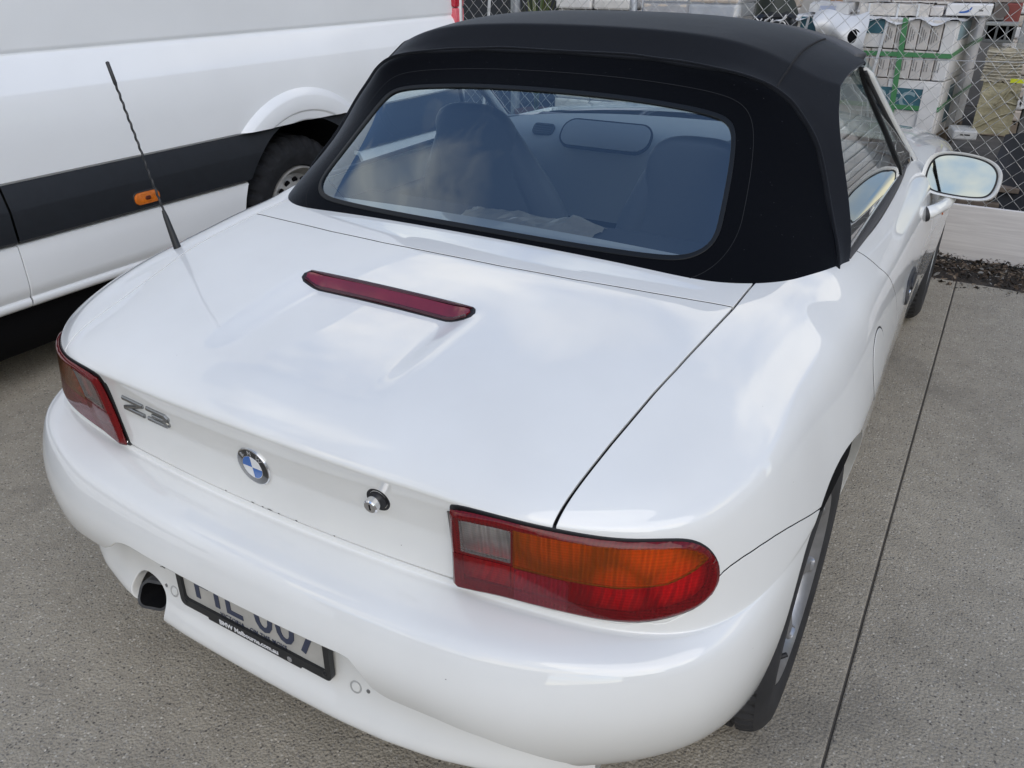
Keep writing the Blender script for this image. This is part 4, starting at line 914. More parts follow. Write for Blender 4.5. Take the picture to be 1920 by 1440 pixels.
# ------------------------------------------------------------------ white high-roof van parked alongside
van = thing('panel_van', 'large white panel van with black side moulding and amber marker lamp left of the convertible', 'van', (-2.9, 0, 0))
VANP = mat('van_white', (.80, .815, .83), .42, coat=.7, coat_rough=.12, noise=(2.2, .03, 6)); MOULD = mat('moulding_black', (.0095, .0115, .0155), .5, spec=.45, noise=(30, .15))
WY, WZ, WR = 1.51, .352, .440
X0, Y0, Y1 = -1.9, -3.25, 2.93
def van_part(pm, m, name, parent=van, **k):
    o = mk(name, pm, m, parent, origin=None, **k); o.matrix_parent_inverse = Matrix.Translation((2.9, 0, 0)); return o
def skin(prof, ya, yb, n=90):
    """side profile (offset, height) drawn along the van, the wheel opening cut out"""
    ys = np.linspace(ya, yb, n); V = [(X0 + a, y, z) for y in ys for a, z in prof]; m = len(prof)
    F = [[i * m + j, (i + 1) * m + j, (i + 1) * m + j + 1, i * m + j + 1] for i in range(n - 1) for j in range(m - 1)]
    return clip(PM(V, F), lambda v: np.hypot(v[:, 1] - WY, v[:, 2] - WZ) - WR)
up = [(-.012, .770), (.000, .782), (.000, .90), (-.002, 1.048), (-.005, 1.056), (-.010, 1.066), (-.046, 1.150), (-.056, 1.163), (-.0615, 1.168), (-.0625, 1.174), (-.058, 1.180), (-.056, 1.19), (-.060, 1.5), (-.085, 1.95), (-.12, 2.10), (-.16, 2.35), (-.25, 2.52), (-.45, 2.60), (-1.0, 2.64), (-1.55, 2.60), (-1.75, 2.52), (-1.86, 2.35), (-1.95, 1.95), (-2.0, .9), (-2.0, .36)]
van_part(skin(up, Y0 + .5, Y1, 160), VANP, 'body', sharp=35)
DY = .062
lowp = [(-.03, .352), (-.004, .385), (.004, .42), (.006, .50), (.003, .560), (-.006, .568), (-.03, .570)]
silp = [(-.10, .330), (-.045, .330), (-.022, .334), (-.008, .345), (-.006, .360), (-.012, .372), (-.035, .376)]
mou = [(-.015, .574), (.010, .576), (.018, .584), (.018, .682), (.016, .692), (-.004, .764), (-.008, .772), (-.012, .776)]
for a, b in ((Y0 + .5, DY - .004), (DY + .004, WY), (WY, Y1 - .05)):
    van_part(flange(skin(lowp, a, b), depth=.02, rnd=.003), VANP, 'lower_panel'); van_part(flange(skin(silp, a, b), depth=.01, rnd=.001), VANP, 'side_sill'); van_part(skin(mou, a, b), MOULD, 'side_moulding', sharp=30)
# flared lip round the wheel opening
fl = [(WR - .012, -.10), (WR - .010, .010), (WR - .004, .016), (WR + .006, .018), (WR + .030, .0195), (WR + .038, .0265), (WR + .046, .028), (WR + .098, .026), (WR + .108, .0235), (WR + .130, .004), (WR + .140, -.004)]
V = []; n = 60; a0, a1 = math.asin((.780 - WZ) / (WR + .13)), math.pi - math.asin((.780 - WZ) / (WR + .13))
for i in range(n):
    for r, o in fl:
        t = a0 + (a1 - a0) * i / (n - 1); e0 = math.asin(min(1, (.780 - WZ) / r)); t = e0 + (math.pi - 2 * e0) * i / (n - 1)
        V.append((X0 + o, WY - r * math.cos(t), WZ + r * math.sin(t)))
m = len(fl); F = [[i * m + j, i * m + j + 1, (i + 1) * m + j + 1, (i + 1) * m + j] for i in range(n - 1) for j in range(m - 1)] + [[j for j in range(m)], [(n - 1) * m + j for j in range(m)][::-1]]
van_part(PM(V, F), VANP, 'wheel_arch_flare', sharp=28)
hs = [(X0 - .10 - .30 * a, WY + (WR + .01) * math.cos(t), WZ + (WR + .01) * math.sin(t)) for a in (-.28, 1) for t in np.linspace(-.4, math.pi + .4, 30)]
van_part(PM(hs, [[i, i + 1, 31 + i, 30 + i] for i in range(29)] + [list(range(30, 60))]), VOID, 'wheel_well')
van_part(box(-3.75, Y0 + .4, .15, X0 - .09, Y1 - .25, .42), VOID, 'underbody')
van_part(box(-3.86, Y1 - .02, .36, X0 - .02, Y1 + .0, 2.5), VANP, 'rear_doors')
van_part(box(-3.84, Y1 - .02, .38, X0 + .02, Y1 + .10, .58, .03), MOULD, 'rear_bumper', sharp=40)
# nose of the van, behind the camera
nv = [(Y0 + .5, .36), (Y0 + .5, 2.60), (Y0 + .1, 2.35), (Y0 - .75, 1.30), (Y0 - 1.45, 1.05), (Y0 - 1.75, .75), (Y0 - 1.75, .36)]
van_part(PM([(x, y, z) for x in (X0 - .06, X0 - 1.94) for y, z in nv], [list(range(7)), list(range(7, 14))[::-1]] + [[i, (i + 1) % 7, 7 + (i + 1) % 7, 7 + i] for i in range(7)]), VANP, 'cab', smooth=False)
# marker lamp in the moulding
my, mz = .590, .622
ml = [(my + x, mz + z) for x, z in rrect(.112, .047, .021, 6)]
mp_ = xform(prism(rrect(.112, .047, .021, 6), -.01, .010, .004), frame((X0 + .018, my, mz), (0, 1, 0), (0, 0, 1)))
mk_ = van_part(mp_, mat('marker_amber', (.60, .15, .012), .22, coat=1., noise=(60, .2)), 'marker_lamp', sharp=40)
o = mk('marker_bulb', xform(prism(rrect(.026, .016, .007, 4), .008, .0112, .001), frame((X0 + .018, my, mz), (0, 1, 0), (0, 0, 1))), mat('bulb_brown', (.10, .018, .006), .4), mk_); 
o = mk('marker_bezel', xform(prism(rrect(.124, .058, .026, 6), -.01, .0035, .002), frame((X0 + .0165, my, mz), (0, 1, 0), (0, 0, 1))), BLACKP, mk_)
# tail lamp on the rear corner
tl = van_part(box(X0 - .16, Y1 - .06, 1.215, X0 - .026, Y1 + .035, 1.75, .012), mat('lamp_red', (.45, .012, .03), .18, coat=1.), 'tail_lamp', sharp=40)
mk('tail_lamp_lower_lens', box(X0 - .155, Y1 - .055, 1.06, X0 - .028, Y1 + .033, 1.212, .01), mat('lamp_pink', (.62, .10, .13), .2, coat=1.), tl, sharp=40)
# rear wheel
TY2 = mat('tyre_old', (.016, .017, .020), .8, spec=.3, noise=(20, .35, 6)); STEEL = mat('steel_rim', (.40, .39, .37), .45, metal=.6, noise=(18, .25, 6))
def van_wheel(yc):
    xo = X0 - .055; prof = [(.205, .03), (.213, .016), (.235, .010), (.262, .002), (.290, .000), (.315, .010), (.332, .024), (.343, .040), (.349, .060), (.350, .10), (.350, .165), (.345, .19), (.32, .22), (.25, .235), (.205, .22)]
    n = 168; V = []; m = len(prof)
    for k in range(n):
        t = 2 * math.pi * k / n
        for j, (r, a) in enumerate(prof):
            blk = (k % 6) < 2; rr = r - (.011 if blk and 5 <= j <= 11 and j != 6 else .007 if blk and j == 6 else 0) - (.006 if j in (9,) else 0) + (.0015 if (r < .30 and k % 2) else 0)
            V.append((xo - a - (.004 if blk and 4 < j < 8 else 0), yc + rr * math.cos(t), WZ - .002 + rr * math.sin(t)))
    F = [[k * m + i, ((k + 1) % n) * m + i, ((k + 1) % n) * m + i + 1, k * m + i + 1] for k in range(n) for i in range(m - 1)]
    w = van_part(PM(V, F), TY2, 'wheel', sharp=30)
    rim = lathe([(.207, .030), (.205, .014), (.196, .012), (.190, .022), (.176, .050), (.165, .062), (.150, .058), (.118, .040), (.100, .040), (.088, .070), (.07, .085), (0, .085)], 72)
    rim.V = np.stack([xo - rim.V[:, 0], rim.V[:, 1] + yc, rim.V[:, 2] + WZ - .002], 1); mk('rim', rim, STEEL, w, sharp=40)
    for k in range(16):
        t = 2 * math.pi * k / 16; c, s = math.cos(t), math.sin(t); M_ = frame((xo - .0475, yc + .136 * c, WZ - .002 + .136 * s), (0, -s, c), (0, c, s))
        q = xform(prism([(.0155 * math.cos(a), .0175 * math.sin(a)) for a in np.linspace(0, 2 * math.pi, 15)[:-1]], -.004, .0075), M_ @ Matrix.Rotation(R(-30), 4, 'X')); mk('rim_hole', q, VOID, w, smooth=False)
van_wheel(WY); van_wheel(WY - 3.66)
van_part(tube([(X0 - .05, WY + .44, WZ + .30), (X0 - .12, WY + .30, WZ + .44), (X0 - .25, WY + .34, WZ + .34)], .035, 8), RUBBER, 'mud_flap')

# a second van stands to the right of the convertible, outside the picture, and shows in its paint and glass
van2 = thing('panel_van', 'large white panel van parked on the right-hand side of the convertible', 'van', (3.42, -.2, 0)); van2.scale = (-1, 1, 1)
for ch in list(van.children):
    q = ch.copy(); COL.objects.link(q); q.parent = van2
    for g_ in ch.children: d_ = g_.copy(); COL.objects.link(d_); d_.parent = q
# ------------------------------------------------------------------ ground
def conc_extra(nt, p, tc):
    N = nt.nodes.new; L = nt.links.new
    geo = N('ShaderNodeNewGeometry'); P = geo.outputs['Position']
    big = N('ShaderNodeTexNoise'); big.inputs['Scale'].default_value = .9; big.inputs['Detail'].default_value = 6; L(P, big.inputs['Vector'])
    mid = N('ShaderNodeTexNoise'); mid.inputs['Scale'].default_value = 9; mid.inputs['Detail'].default_value = 8; mid.inputs['Roughness'].default_value = .7; L(P, mid.inputs['Vector'])
    c1 = N('ShaderNodeValToRGB'); c1.color_ramp.elements[0].position = .3; c1.color_ramp.elements[1].position = .72; c1.color_ramp.elements[0].color = (.270, .238, .188, 1); c1.color_ramp.elements[1].color = (.455, .405, .322, 1)
    ad = N('ShaderNodeMath'); ad.operation = 'MULTIPLY_ADD'; L(mid.outputs['Fac'], ad.inputs[0]); ad.inputs[1].default_value = .6; ml = N('ShaderNodeMath'); ml.operation = 'MULTIPLY'; L(big.outputs['Fac'], ml.inputs[0]); ml.inputs[1].default_value = .42; L(ml.outputs[0], ad.inputs[2]); L(ad.outputs[0], c1.inputs['Fac'])
    col = c1.outputs['Color']
    # exposed stones: two sizes, each with its own tone
    for sc, thr, lo, hi, amt in ((130, .42, (.085, .078, .07, 1), (.64, .59, .50, 1), .8), (280, .40, (.085, .079, .07, 1), (.50, .47, .42, 1), .65)):
        v = N('ShaderNodeTexVoronoi'); v.inputs['Scale'].default_value = sc; L(P, v.inputs['Vector'])
        se = N('ShaderNodeSeparateColor'); L(v.outputs['Color'], se.inputs[0])
        cr = N('ShaderNodeValToRGB'); e = cr.color_ramp.elements; e[0].position = .12; e[0].color = lo; e[1].position = .92; e[1].color = hi
        q = cr.color_ramp.elements.new(.5); q.color = (.27, .25, .22, 1); L(se.outputs[0], cr.inputs['Fac'])
        ms = N('ShaderNodeMapRange'); ms.inputs[1].default_value = thr; ms.inputs[2].default_value = thr - .12; L(v.outputs['Distance'], ms.inputs[0])
        g = N('ShaderNodeMath'); g.operation = 'GREATER_THAN'; L(se.outputs[1], g.inputs[0]); g.inputs[1].default_value = .45
        k = N('ShaderNodeMath'); k.operation = 'MULTIPLY'; L(ms.outputs[0], k.inputs[0]); L(g.outputs[0], k.inputs[1])
        k2 = N('ShaderNodeMath'); k2.operation = 'MULTIPLY'; L(k.outputs[0], k2.inputs[0]); k2.inputs[1].default_value = amt
        mx = N('ShaderNodeMix'); mx.data_type = 'RGBA'; L(k2.outputs[0], mx.inputs[0]); L(col, mx.inputs[6]); L(cr.outputs['Color'], mx.inputs[7]); col = mx.outputs[2]
    # old stains
    st = N('ShaderNodeTexNoise'); st.inputs['Scale'].default_value = 1.7; st.inputs['Detail'].default_value = 5; st.inputs['Distortion'].default_value = .6; L(P, st.inputs['Vector'])
    sr = N('ShaderNodeMapRange'); sr.inputs[1].default_value = .58; sr.inputs[2].default_value = .72; sr.inputs[3].default_value = 0; sr.inputs[4].default_value = .42; L(st.outputs['Fac'], sr.inputs[0])
    mx = N('ShaderNodeMix'); mx.data_type = 'RGBA'; L(sr.outputs[0], mx.inputs[0]); L(col, mx.inputs[6]); mx.inputs[7].default_value = (.13, .12, .105, 1); L(mx.outputs[2], p.inputs['Base Color'])
    b = N('ShaderNodeBump'); b.inputs['Strength'].default_value = .55; b.inputs['Distance'].default_value = .004
    vb = N('ShaderNodeTexVoronoi'); vb.inputs['Scale'].default_value = 170; L(P, vb.inputs['Vector']); nb = N('ShaderNodeTexNoise'); nb.inputs['Scale'].default_value = 120; nb.inputs['Detail'].default_value = 6; L(P, nb.inputs['Vector'])
    sm_ = N('ShaderNodeMath'); sm_.operation = 'SUBTRACT'; L(nb.outputs['Fac'], sm_.inputs[0]); L(vb.outputs['Distance'], sm_.inputs[1]); L(sm_.outputs[0], b.inputs['Height']); L(b.outputs[0], p.inputs['Normal'])
CONC = mat('exposed_aggregate_concrete', (.16, .15, .135), .88, spec=.3, extra=conc_extra)
SOIL = mat('dark_soil', (.055, .044, .035), .95, noise=(14, .5, 8), bump=(40, .8, .02))
g = mk('ground', PM([(-400, -400, -.030), (400, -400, -.030), (400, 400, -.030), (-400, 400, -.030)], [[0, 1, 2, 3]]), mat('yard_dirt', (.10, .088, .074), .95, noise=(3, .3, 8)), smooth=False); g['kind'] = 'structure'
def slab(x0, y0, x1, y1):
    o = mk('concrete_slab', box(x0, y0, -.12, x1, y1, 0., .004), CONC, None, smooth=False); o['kind'] = 'structure'
XJ = .961; XW = 3.9; FRONT = 3.10
for i in range(-3, 3):
    for ya, yb in ((-14, -8.6), (-8.6, -2.9), (-2.9, FRONT)):
        slab(XJ + i * XW + .0025, ya + .0025, XJ + (i + 1) * XW - .0025, yb - .0025)
soil = mk('soil_bed', box(-12, FRONT + .002, -.15, 12, 4.2, -.012), SOIL, None, smooth=False); soil['kind'] = 'structure'
jf = box(XJ - .006, -14, -.1, XJ + .006, FRONT, -.005); jo = mk('joint_filler', jf, mat('joint_dirt', (.09, .08, .068), .95), None, smooth=False); jo['kind'] = 'structure'
# leaf litter and twigs along the front of the slab
def litter():
    r = np.random.default_rng(3); V = []; F = []
    def leaf(x, y, z, l, w, a, tilt, roll):
        k = len(V); M_ = Matrix.Translation((x, y, z)) @ Euler((tilt, roll, a)).to_matrix().to_4x4()
        for p in ((-l, 0, 0), (-l * .3, -w, .15 * w), (l * .5, -w * .7, .2 * w), (l, 0, .1 * w), (l * .4, w * .8, .2 * w), (-l * .4, w, .1 * w)): V.append(tuple(M_ @ Vector(p)))
        F.append([k, k + 1, k + 2, k + 3, k + 4, k + 5])
    for _ in range(5200):
        x = r.uniform(-1.2, 2.0); d = abs(r.normal(0, .16)); y = 3.43 - d * 1.15; s = r.uniform(.004, .020)
        if y < 2.98: continue
        z = max(.0, .050 * (1 - (3.45 - y) / .42)) * r.random() + .003
        leaf(x, y, z, s, s * r.uniform(.2, .6), r.uniform(0, 6.3), r.normal(0, .5), r.normal(0, .5))
    for _ in range(700):
        x = r.uniform(-1.2, 2.0); y = 3.44 - abs(r.normal(0, .15)) * 1.2; a = r.uniform(0, 6.3); l = r.uniform(.01, .05); z = r.uniform(.004, .045); k = len(V); t = r.uniform(.0012, .003)
        t2 = tube([(x, y, z), (x + l * math.cos(a), y + l * math.sin(a), z + r.normal(0, .006))], t, 4); V.extend([tuple(v) for v in t2.V]); F.extend([[i + k for i in f] for f in t2.F])
    me_cols = [mat('litter_brown', (.075, .052, .036), .9), mat('litter_dark', (.03, .025, .02), .95), mat('litter_tan', (.20, .155, .11), .9), mat('litter_grey', (.22, .21, .195), .9)]
    o = mk('leaf_litter', PM(V, F), me_cols, None, smooth=False); idx = r.choice(4, len(F), p=[.36, .38, .15, .11]).astype('int32'); o.data.polygons.foreach_set('material_index', idx); o['kind'] = 'stuff'
litter()
# pale stone-look slab standing on edge along the fence
def trav_extra(nt, p, tc):
    N = nt.nodes.new; L = nt.links.new
    mp = N('ShaderNodeMapping'); mp.inputs['Scale'].default_value = (1.2, 4, 22); L(tc.outputs['Object'], mp.inputs[0])
    n = N('ShaderNodeTexNoise'); n.inputs['Scale'].default_value = 2.2; n.inputs['Detail'].default_value = 9; n.inputs['Roughness'].default_value = .65; n.inputs['Distortion'].default_value = .5; L(mp.outputs[0], n.inputs['Vector'])
    c = N('ShaderNodeValToRGB'); e = c.color_ramp.elements; e[0].position = .32; e[0].color = (.64, .605, .58, 1); e[1].position = .66; e[1].color = (.80, .765, .735, 1); L(n.outputs['Fac'], c.inputs['Fac']); L(c.outputs['Color'], p.inputs['Base Color'])
TRAV = mat('travertine', (.5, .45, .42), .55, extra=trav_extra)
sb = mk('stone_slab', box(-1.6, 3.455, .010, 2.3, 3.478, .302, .003), TRAV, None, smooth=False); tag(sb, 'long pale pinkish stone slab standing on edge along the foot of the fence', 'slab')
# ------------------------------------------------------------------ chain-link fence
GALV = mat('galvanised_wire', (.50, .50, .49), .42, metal=.75, noise=(30, .2)); GPOST = mat('galvanised_post', (.36, .38, .41), .45, metal=.6, noise=(20, .15))
fence = thing('chain_link_fence', 'galvanised chain-link fence between the parking bay and the yard of tile pallets', 'fence', (0, 3.55, 0))
P_ = .0400; ZB, NZ = .05, 52
zz = [(0, 0, 0)]
path = []
for k in range(NZ + 1):
    x = 0 if k % 2 == 0 else P_; z = ZB + k * P_; yo = .0035 if k % 2 == 0 else -.0035; path.append((x, yo, z))
wp = []
for a, b in zip(path, path[1:]):
    a, b = Vector(a), Vector(b)
    for t in (.06, .5, .94): wp.append(tuple(a.lerp(b, t) + Vector((0, .0022 * math.sin(t * math.pi), 0))))
wire0 = None; rw = random.Random(5)
wpm = tube(wp, .00155, 5, caps=False)
for i in range(int(5.9 / P_)):
    if wire0 is None: o = wire0 = mk('wire', wpm, GALV, fence)
    else: o = bpy.data.objects.new('wire', wire0.data); COL.objects.link(o); o.parent = fence
    o.location = (-3.4 + i * P_, rw.gauss(0, .001) + .012 * math.sin(i * .13), (0 if i % 2 == 0 else 0) + rw.gauss(0, .0006))
    if i % 2: o.scale = (-1, 1, 1); o.location.x += P_
for x in (-3.42, -1.118, 1.62): mk('post', tube([(x, .045, -.1), (x, .045, 2.2)], .024, 16), GPOST, fence)
def line_wire(zs, x0=-3.4, x1=2.5, y=-.006, r=.0019):
    pts = catmull([(x0 + (x1 - x0) * k / (len(zs) - 1), y, z) for k, z in enumerate(zs)], 6); return tube(pts, r, 6)
mk('line_wire', line_wire([1.0, 1.0, .985, .975, .962, .968, .99, 1.0, 1.01, .985, 1.0]), GALV, fence); mk('line_wire', line_wire([.06] * 6), GALV, fence); mk('line_wire', line_wire([2.12] * 4), GALV, fence)
for x in (-1.118, 1.62): mk('tie_wire', tube(catmull([(x - .03, -.01, .99), (x - .01, .015, 1.0), (x + .026, .04, 1.005), (x, .075, 1.0), (x - .028, .04, .997), (x + .02, -.008, 1.0)], 5), .0018, 5), GALV, fence)
# ------------------------------------------------------------------ yard behind the fence
yd = mk('yard_floor', box(-14, 4.2, -.14, 14, 30, -.008), mat('yard_concrete', (.10, .093, .083), .92, noise=(5, .35, 8)), None, smooth=False); yd['kind'] = 'structure'
CARD = mat('carton_grey', (.60, .565, .53), .75, noise=(7, .10, 6)); CARDW = mat('carton_white', (.76, .745, .73), .7, noise=(6, .08, 6)); WRAPW = mat('white_wrap', (.66, .66, .66), .4, coat=.5, noise=(5, .06)); TEAL = mat('teal_print', (.045, .135, .170), .5, noise=(8, .12)); PALE = mat('pale_print', (.26, .36, .39), .5); GREEN = mat('green_strap', (.075, .25, .10), .4); WSTRAP = mat('white_strap', (.66, .67, .68), .4); INK = mat('carton_ink', (.10, .095, .09), .7); TIMB = mat('pallet_timber', (.27, .215, .16), .85, noise=(9, .3, 6)); FILM = glass_mat('clear_film', (.93, .95, .97), 1.45, 1.6, haze=.22, haze_col=(.75, .78, .82), bump=(9, .6, .03, (1, 1, 1)))
def local(t, ang): t.rotation_euler = (0, 0, ang); return t
def pallet(name_parent, w, d, z=0., m=TIMB, n=7):
    for k in range(n): mk('pallet_board', box(-w / 2 + k * (w / n) + .008, 0, z + .110, -w / 2 + (k + 1) * (w / n) - .008, d, z + .130, .003), m, name_parent, smooth=False)
    for yy in (.0, d / 2 - .04, d - .08): mk('pallet_bearer', box(-w / 2, yy, z + .022, w / 2, yy + .08, z + .108, .004), m, name_parent, smooth=False)
    for yy in (.0, d - .09): mk('pallet_foot', box(-w / 2, yy, z, w / 2, yy + .09, z + .020), m, name_parent, smooth=False)
# base stack under the main pallet
ls = thing('slab_stack', 'low stack of dark offcut slabs carrying the wrapped tile pallet', 'stack', (.02, 5.16, 0)); rr = random.Random(2)
for k in range(5): mk('stone_offcut', box(-.64 + rr.uniform(-.05, .05), rr.uniform(0, .06), .043 * k, .62 + rr.uniform(-.05, .06), 1.1, .043 * k + .037, .004), mat('dark_stone', (.12, .105, .09), .8, noise=(6, .3)), ls, smooth=False)
tp = thing('tile_pallet', 'large wrapped pallet of tile cartons with teal labels and green straps', 'pallet', (.016, 5.20, .215), R(-7))
pallet(tp, 1.12, 1.05)
Z0 = .135
def carton(x0, x1, z0, z1, y0=0., y1=.5, m=CARD, b=.006): return mk('carton', box(x0, y0, z0, x1, y1, z1, b), m, tp, smooth=False)
# lower tier: three wide cartons with a teal band
for x0, x1 in ((-.555, -.19), (-.185, .185), (.19, .545)):
    c = carton(x0, x1, Z0, .500, rr.uniform(0, .006), 1.0, CARDW if x0 > 0 else CARD)
mk('teal_label', box(-.55, -.004, .300, .445, .0, .445), TEAL, tp, smooth=False)
for lx, lw, s in ((.02, .30, 'O3EC'),):
    t = text_pm(s, .150, .0006, .004, 1.05, align='LEFT'); M_ = frame((lx - .02, -.0046, .318), (1, 0, 0), (0, 0, 1)); mk('label_lettering', xform(t, M_), PALE, tp, smooth=False)
t = text_pm('ceramica', .032, .0006, .0006, 1.1, align='LEFT'); mk('label_small_print', xform(t, frame((.03, -.0056, .375), (1, 0, 0), (0, 0, 1))), INK, tp, smooth=False)
mk('black_label', box(.08, -.0042, .205, .235, .0, .255), INK, tp, smooth=False)
t = text_pm('FE10', .026, .0006, .0008, 1.6, align='LEFT'); mk('carton_code', xform(t, frame((.235, -.0046, .150), (1, 0, 0), (0, 0, 1))), INK, tp, smooth=False)
mk('loose_flap', box(.435, -.016, .175, .548, -.010, .475, .002), CARDW, tp, smooth=False)
# middle tier: narrow upright cartons
xs = np.linspace(.105, .540, 7) - .0
for k in range(9):
    x0 = .535 - .072 * (k + 1); carton(x0 + .003, x0 + .069, .506, .690, rr.uniform(-.006, .01), .5, CARD, .005)
carton(-.555, -.12, .506, .690, .004, .5)
# top tier
for k in range(5):
    x0 = .470 - .0735 * (k + 1); carton(x0 + .003, x0 + .070, .697, .885, rr.uniform(-.006, .008), .5, CARD, .005)
    for q in range(3): mk('carton_marking', box(x0 + .018 + .014 * q, -.0085, .735 + .012 * q, x0 + .021 + .014 * q, -.0065, .84 - .015 * q), INK, tp, smooth=False)
for k in range(6):
    x0 = .528 - .072 * (k + 1)
    for q in range(2): mk('carton_marking', box(x0 + .022 + .018 * q, -.0085, .56, x0 + .025 + .018 * q, -.0065, .64 - .02 * q), INK, tp, smooth=False)
carton(.475, .553, .506, .885, .0, .5, CARDW)
carton(-.20, .098, .697, .885, .0, .5, CARDW); mk('teal_label', box(-.19, -.004, .790, .092, .0, .880), TEAL, tp, smooth=False)
carton(-.555, -.205, .697, .885, .004, .5, CARDW); mk('teal_label', box(-.50, -.002, .740, -.33, .003, .880), TEAL, tp, smooth=False)
carton(-.555, .553, .506, .885, .505, 1.0, CARDW)
mk('side_label', box(.5535, .10, .760, .556, .45, .880), PALE, tp, smooth=False); mk('side_label', box(.5465, .25, .20, .5545, .40, .46), TEAL, tp, smooth=False)
for y0 in (.06, .40, .74): mk('carton', box(.546, y0, Z0, .552, y0 + .30, .495, .002), CARDW, tp, smooth=False)
crumple_top = None
def strap(x0, z0, x1, z1, w, m, y=-.012):
    d = Vector((x1 - x0, 0, z1 - z0)); n_ = Vector((-d.z, 0, d.x)).normalized() * w / 2; a, b = Vector((x0, y, z0)), Vector((x1, y, z1)); q = [a - n_, b - n_, b + n_, a + n_]
    mk('strap', PM([tuple(p) for p in q] + [tuple(p + Vector((0, .003, 0))) for p in q], [[0, 1, 2, 3], [7, 6, 5, 4]] + [[i, i + 4, (i + 1) % 4 + 4, (i + 1) % 4] for i in range(4)]), m, tp, smooth=False)
strap(-.56, .652, .562, .668, .030, GREEN); strap(-.56, .310, .562, .322, .030, GREEN, -.013); strap(.262, .115, .225, .895, .036, GREEN, -.015); strap(-.335, .6, -.335, .895, .030, GREEN, -.014); strap(.075, .50, .115, .895, .018, WSTRAP, -.016); strap(.115, .16, .06, .48, .018, WSTRAP, -.016); strap(-.46, .7, -.44, .895, .018, WSTRAP, -.016)
for z0, z1 in ((.668, .722), (.322, .38)): mk('strap', sweep([(.560, -.010, z0), (.563, .3, (z0 + z1) / 2), (.563, 1.0, z1)], [(-.0015, -.014), (.0015, -.014), (.0015, .014), (-.0015, .014)]), GREEN, tp, smooth=False)
def sheet(x0, y0, x1, y1, z, amp, m, parent, name='plastic_wrap', seed=4, nx=40, ny=16, droop=0.):
    r = np.random.default_rng(seed); V = []
    ph = r.uniform(0, 6, 8)
    for j in range(ny + 1):
        for i in range(nx + 1):
            u, v = i / nx, j / ny; x = x0 + (x1 - x0) * u; y = y0 + (y1 - y0) * v
            h = amp * (.5 * math.sin(9 * u + ph[0] + 3 * v) + .35 * math.sin(23 * u + ph[1] - 7 * v) + .3 * math.sin(41 * u + ph[2] + 19 * v)) + r.normal(0, amp * .25)
            e = min(u, 1 - u) * (x1 - x0); e2 = v * (y1 - y0); dr = max(0, .03 - min(e, e2)) / .03
            V.append((x, y - .012 * dr, z + h - (droop + .02 * math.sin(31 * u) * (droop > 0)) * dr ** 2))
    F = [[j * (nx + 1) + i, j * (nx + 1) + i + 1, (j + 1) * (nx + 1) + i + 1, (j + 1) * (nx + 1) + i] for j in range(ny) for i in range(nx)]
    return mk(name, PM(V, F), m, parent)
sheet(-.57, -.014, .572, 1.02, .894, .006, WRAPW, tp, droop=.022)
# torn white bag hanging over the left of the pallet
bg = thing('white_bag', 'torn white plastic bag hooked over the left corner of the tile pallet', 'bag', (-.19, 5.155, .86))
V = []; nx, ny = 24, 18
for j in range(ny + 1):
    for i in range(nx + 1):
        u, v = i / nx, j / ny; a = u - .5
        x = a * (.36 + .02 * math.sin(9 * v)) + .06 * v; z = .27 - .40 * v * (.45 + .55 * u ** 1.5) + .02 * math.sin(7 * u); y = -.05 - .05 * math.sin(math.pi * min(1, v * 1.2)) * (1 + .4 * math.sin(11 * u + 4 * v)) + .10 * (1 - v) ** 4
        V.append((x, y, z))
F = [[j * (nx + 1) + i, j * (nx + 1) + i + 1, (j + 1) * (nx + 1) + i + 1, (j + 1) * (nx + 1) + i] for j in range(ny) for i in range(nx)]
hole = lambda v: np.hypot((v[:, 0] - .115) / .030, (v[:, 2] - .125) / .045) - 1
mk('bag_skin', clip(PM(V, F), lambda v: hole(v) * .03), WRAPW, bg); mk('bag_inside', xform(disc(.05, 0, .002, 20), frame((.115, -.055, .125), (1, 0, 0), (0, 0, 1))), VOID, bg, smooth=False)
# row of stone blocks and boxes standing on the pallet
ROUGH = mat('rough_stone', (.62, .585, .54), .9, noise=(16, .18, 8), bump=(60, 1., .01))
def block(name, label, cat, x0, y0, z0, x1, y1, z1, m, group=None, b=.008, rz=0, bump=.0, seed=1):
    cx, cy = (x0 + x1) / 2, (y0 + y1) / 2; pm = box(x0 - cx, y0 - cy, 0, x1 - cx, y1 - cy, z1 - z0, b)
    if bump:
        A, Q = subsurf(pm.V, pm.F, 4, True) if all(len(f) == 4 for f in pm.F) else (pm.V, pm.F)
    o = mk(name, pm, m, None, smooth=False); o.location = (cx, cy, z0); o.rotation_euler = (0, 0, rz); return tag(o, label, cat, group)
def rough_block(name, label, cat, x0, y0, z0, x1, y1, z1, m, amp=.008, seed=1, group=None):
    bm = bmesh.new(); bmesh.ops.create_cube(bm, size=1); bmesh.ops.subdivide_edges(bm, edges=bm.edges[:], cuts=11, use_grid_fill=True); r = random.Random(seed); from mathutils import noise as MN
    for v in bm.verts:
        v.co = Vector((v.co.x * (x1 - x0), v.co.y * (y1 - y0), (v.co.z + .5) * (z1 - z0))); v.co += MN.noise_vector(v.co * 14 + Vector((seed, 0, 0))) * amp
    o = mk(name, from_bm(bm), m, None, sharp=50); o.location = ((x0 + x1) / 2, (y0 + y1) / 2, z0); return tag(o, label, cat, group)
ZT = 1.118
rough_block('stone_block', 'long rough grey stone block strapped on top of the tile pallet', 'stone', -.09, 5.30, ZT - .005, .36, 5.75, 1.185, ROUGH)
for x in (-.03, .16, .29): mk('strap', box(x - .006 - .135, -.236, -.005, x + .006 - .135, -.228, .078), WSTRAP, bpy.data.objects['stone_block'], smooth=False)
block('carton', 'small weathered carton between the stone block and the white box', 'carton', .365, 5.30, ZT, .445, 5.7, 1.178, CARD)
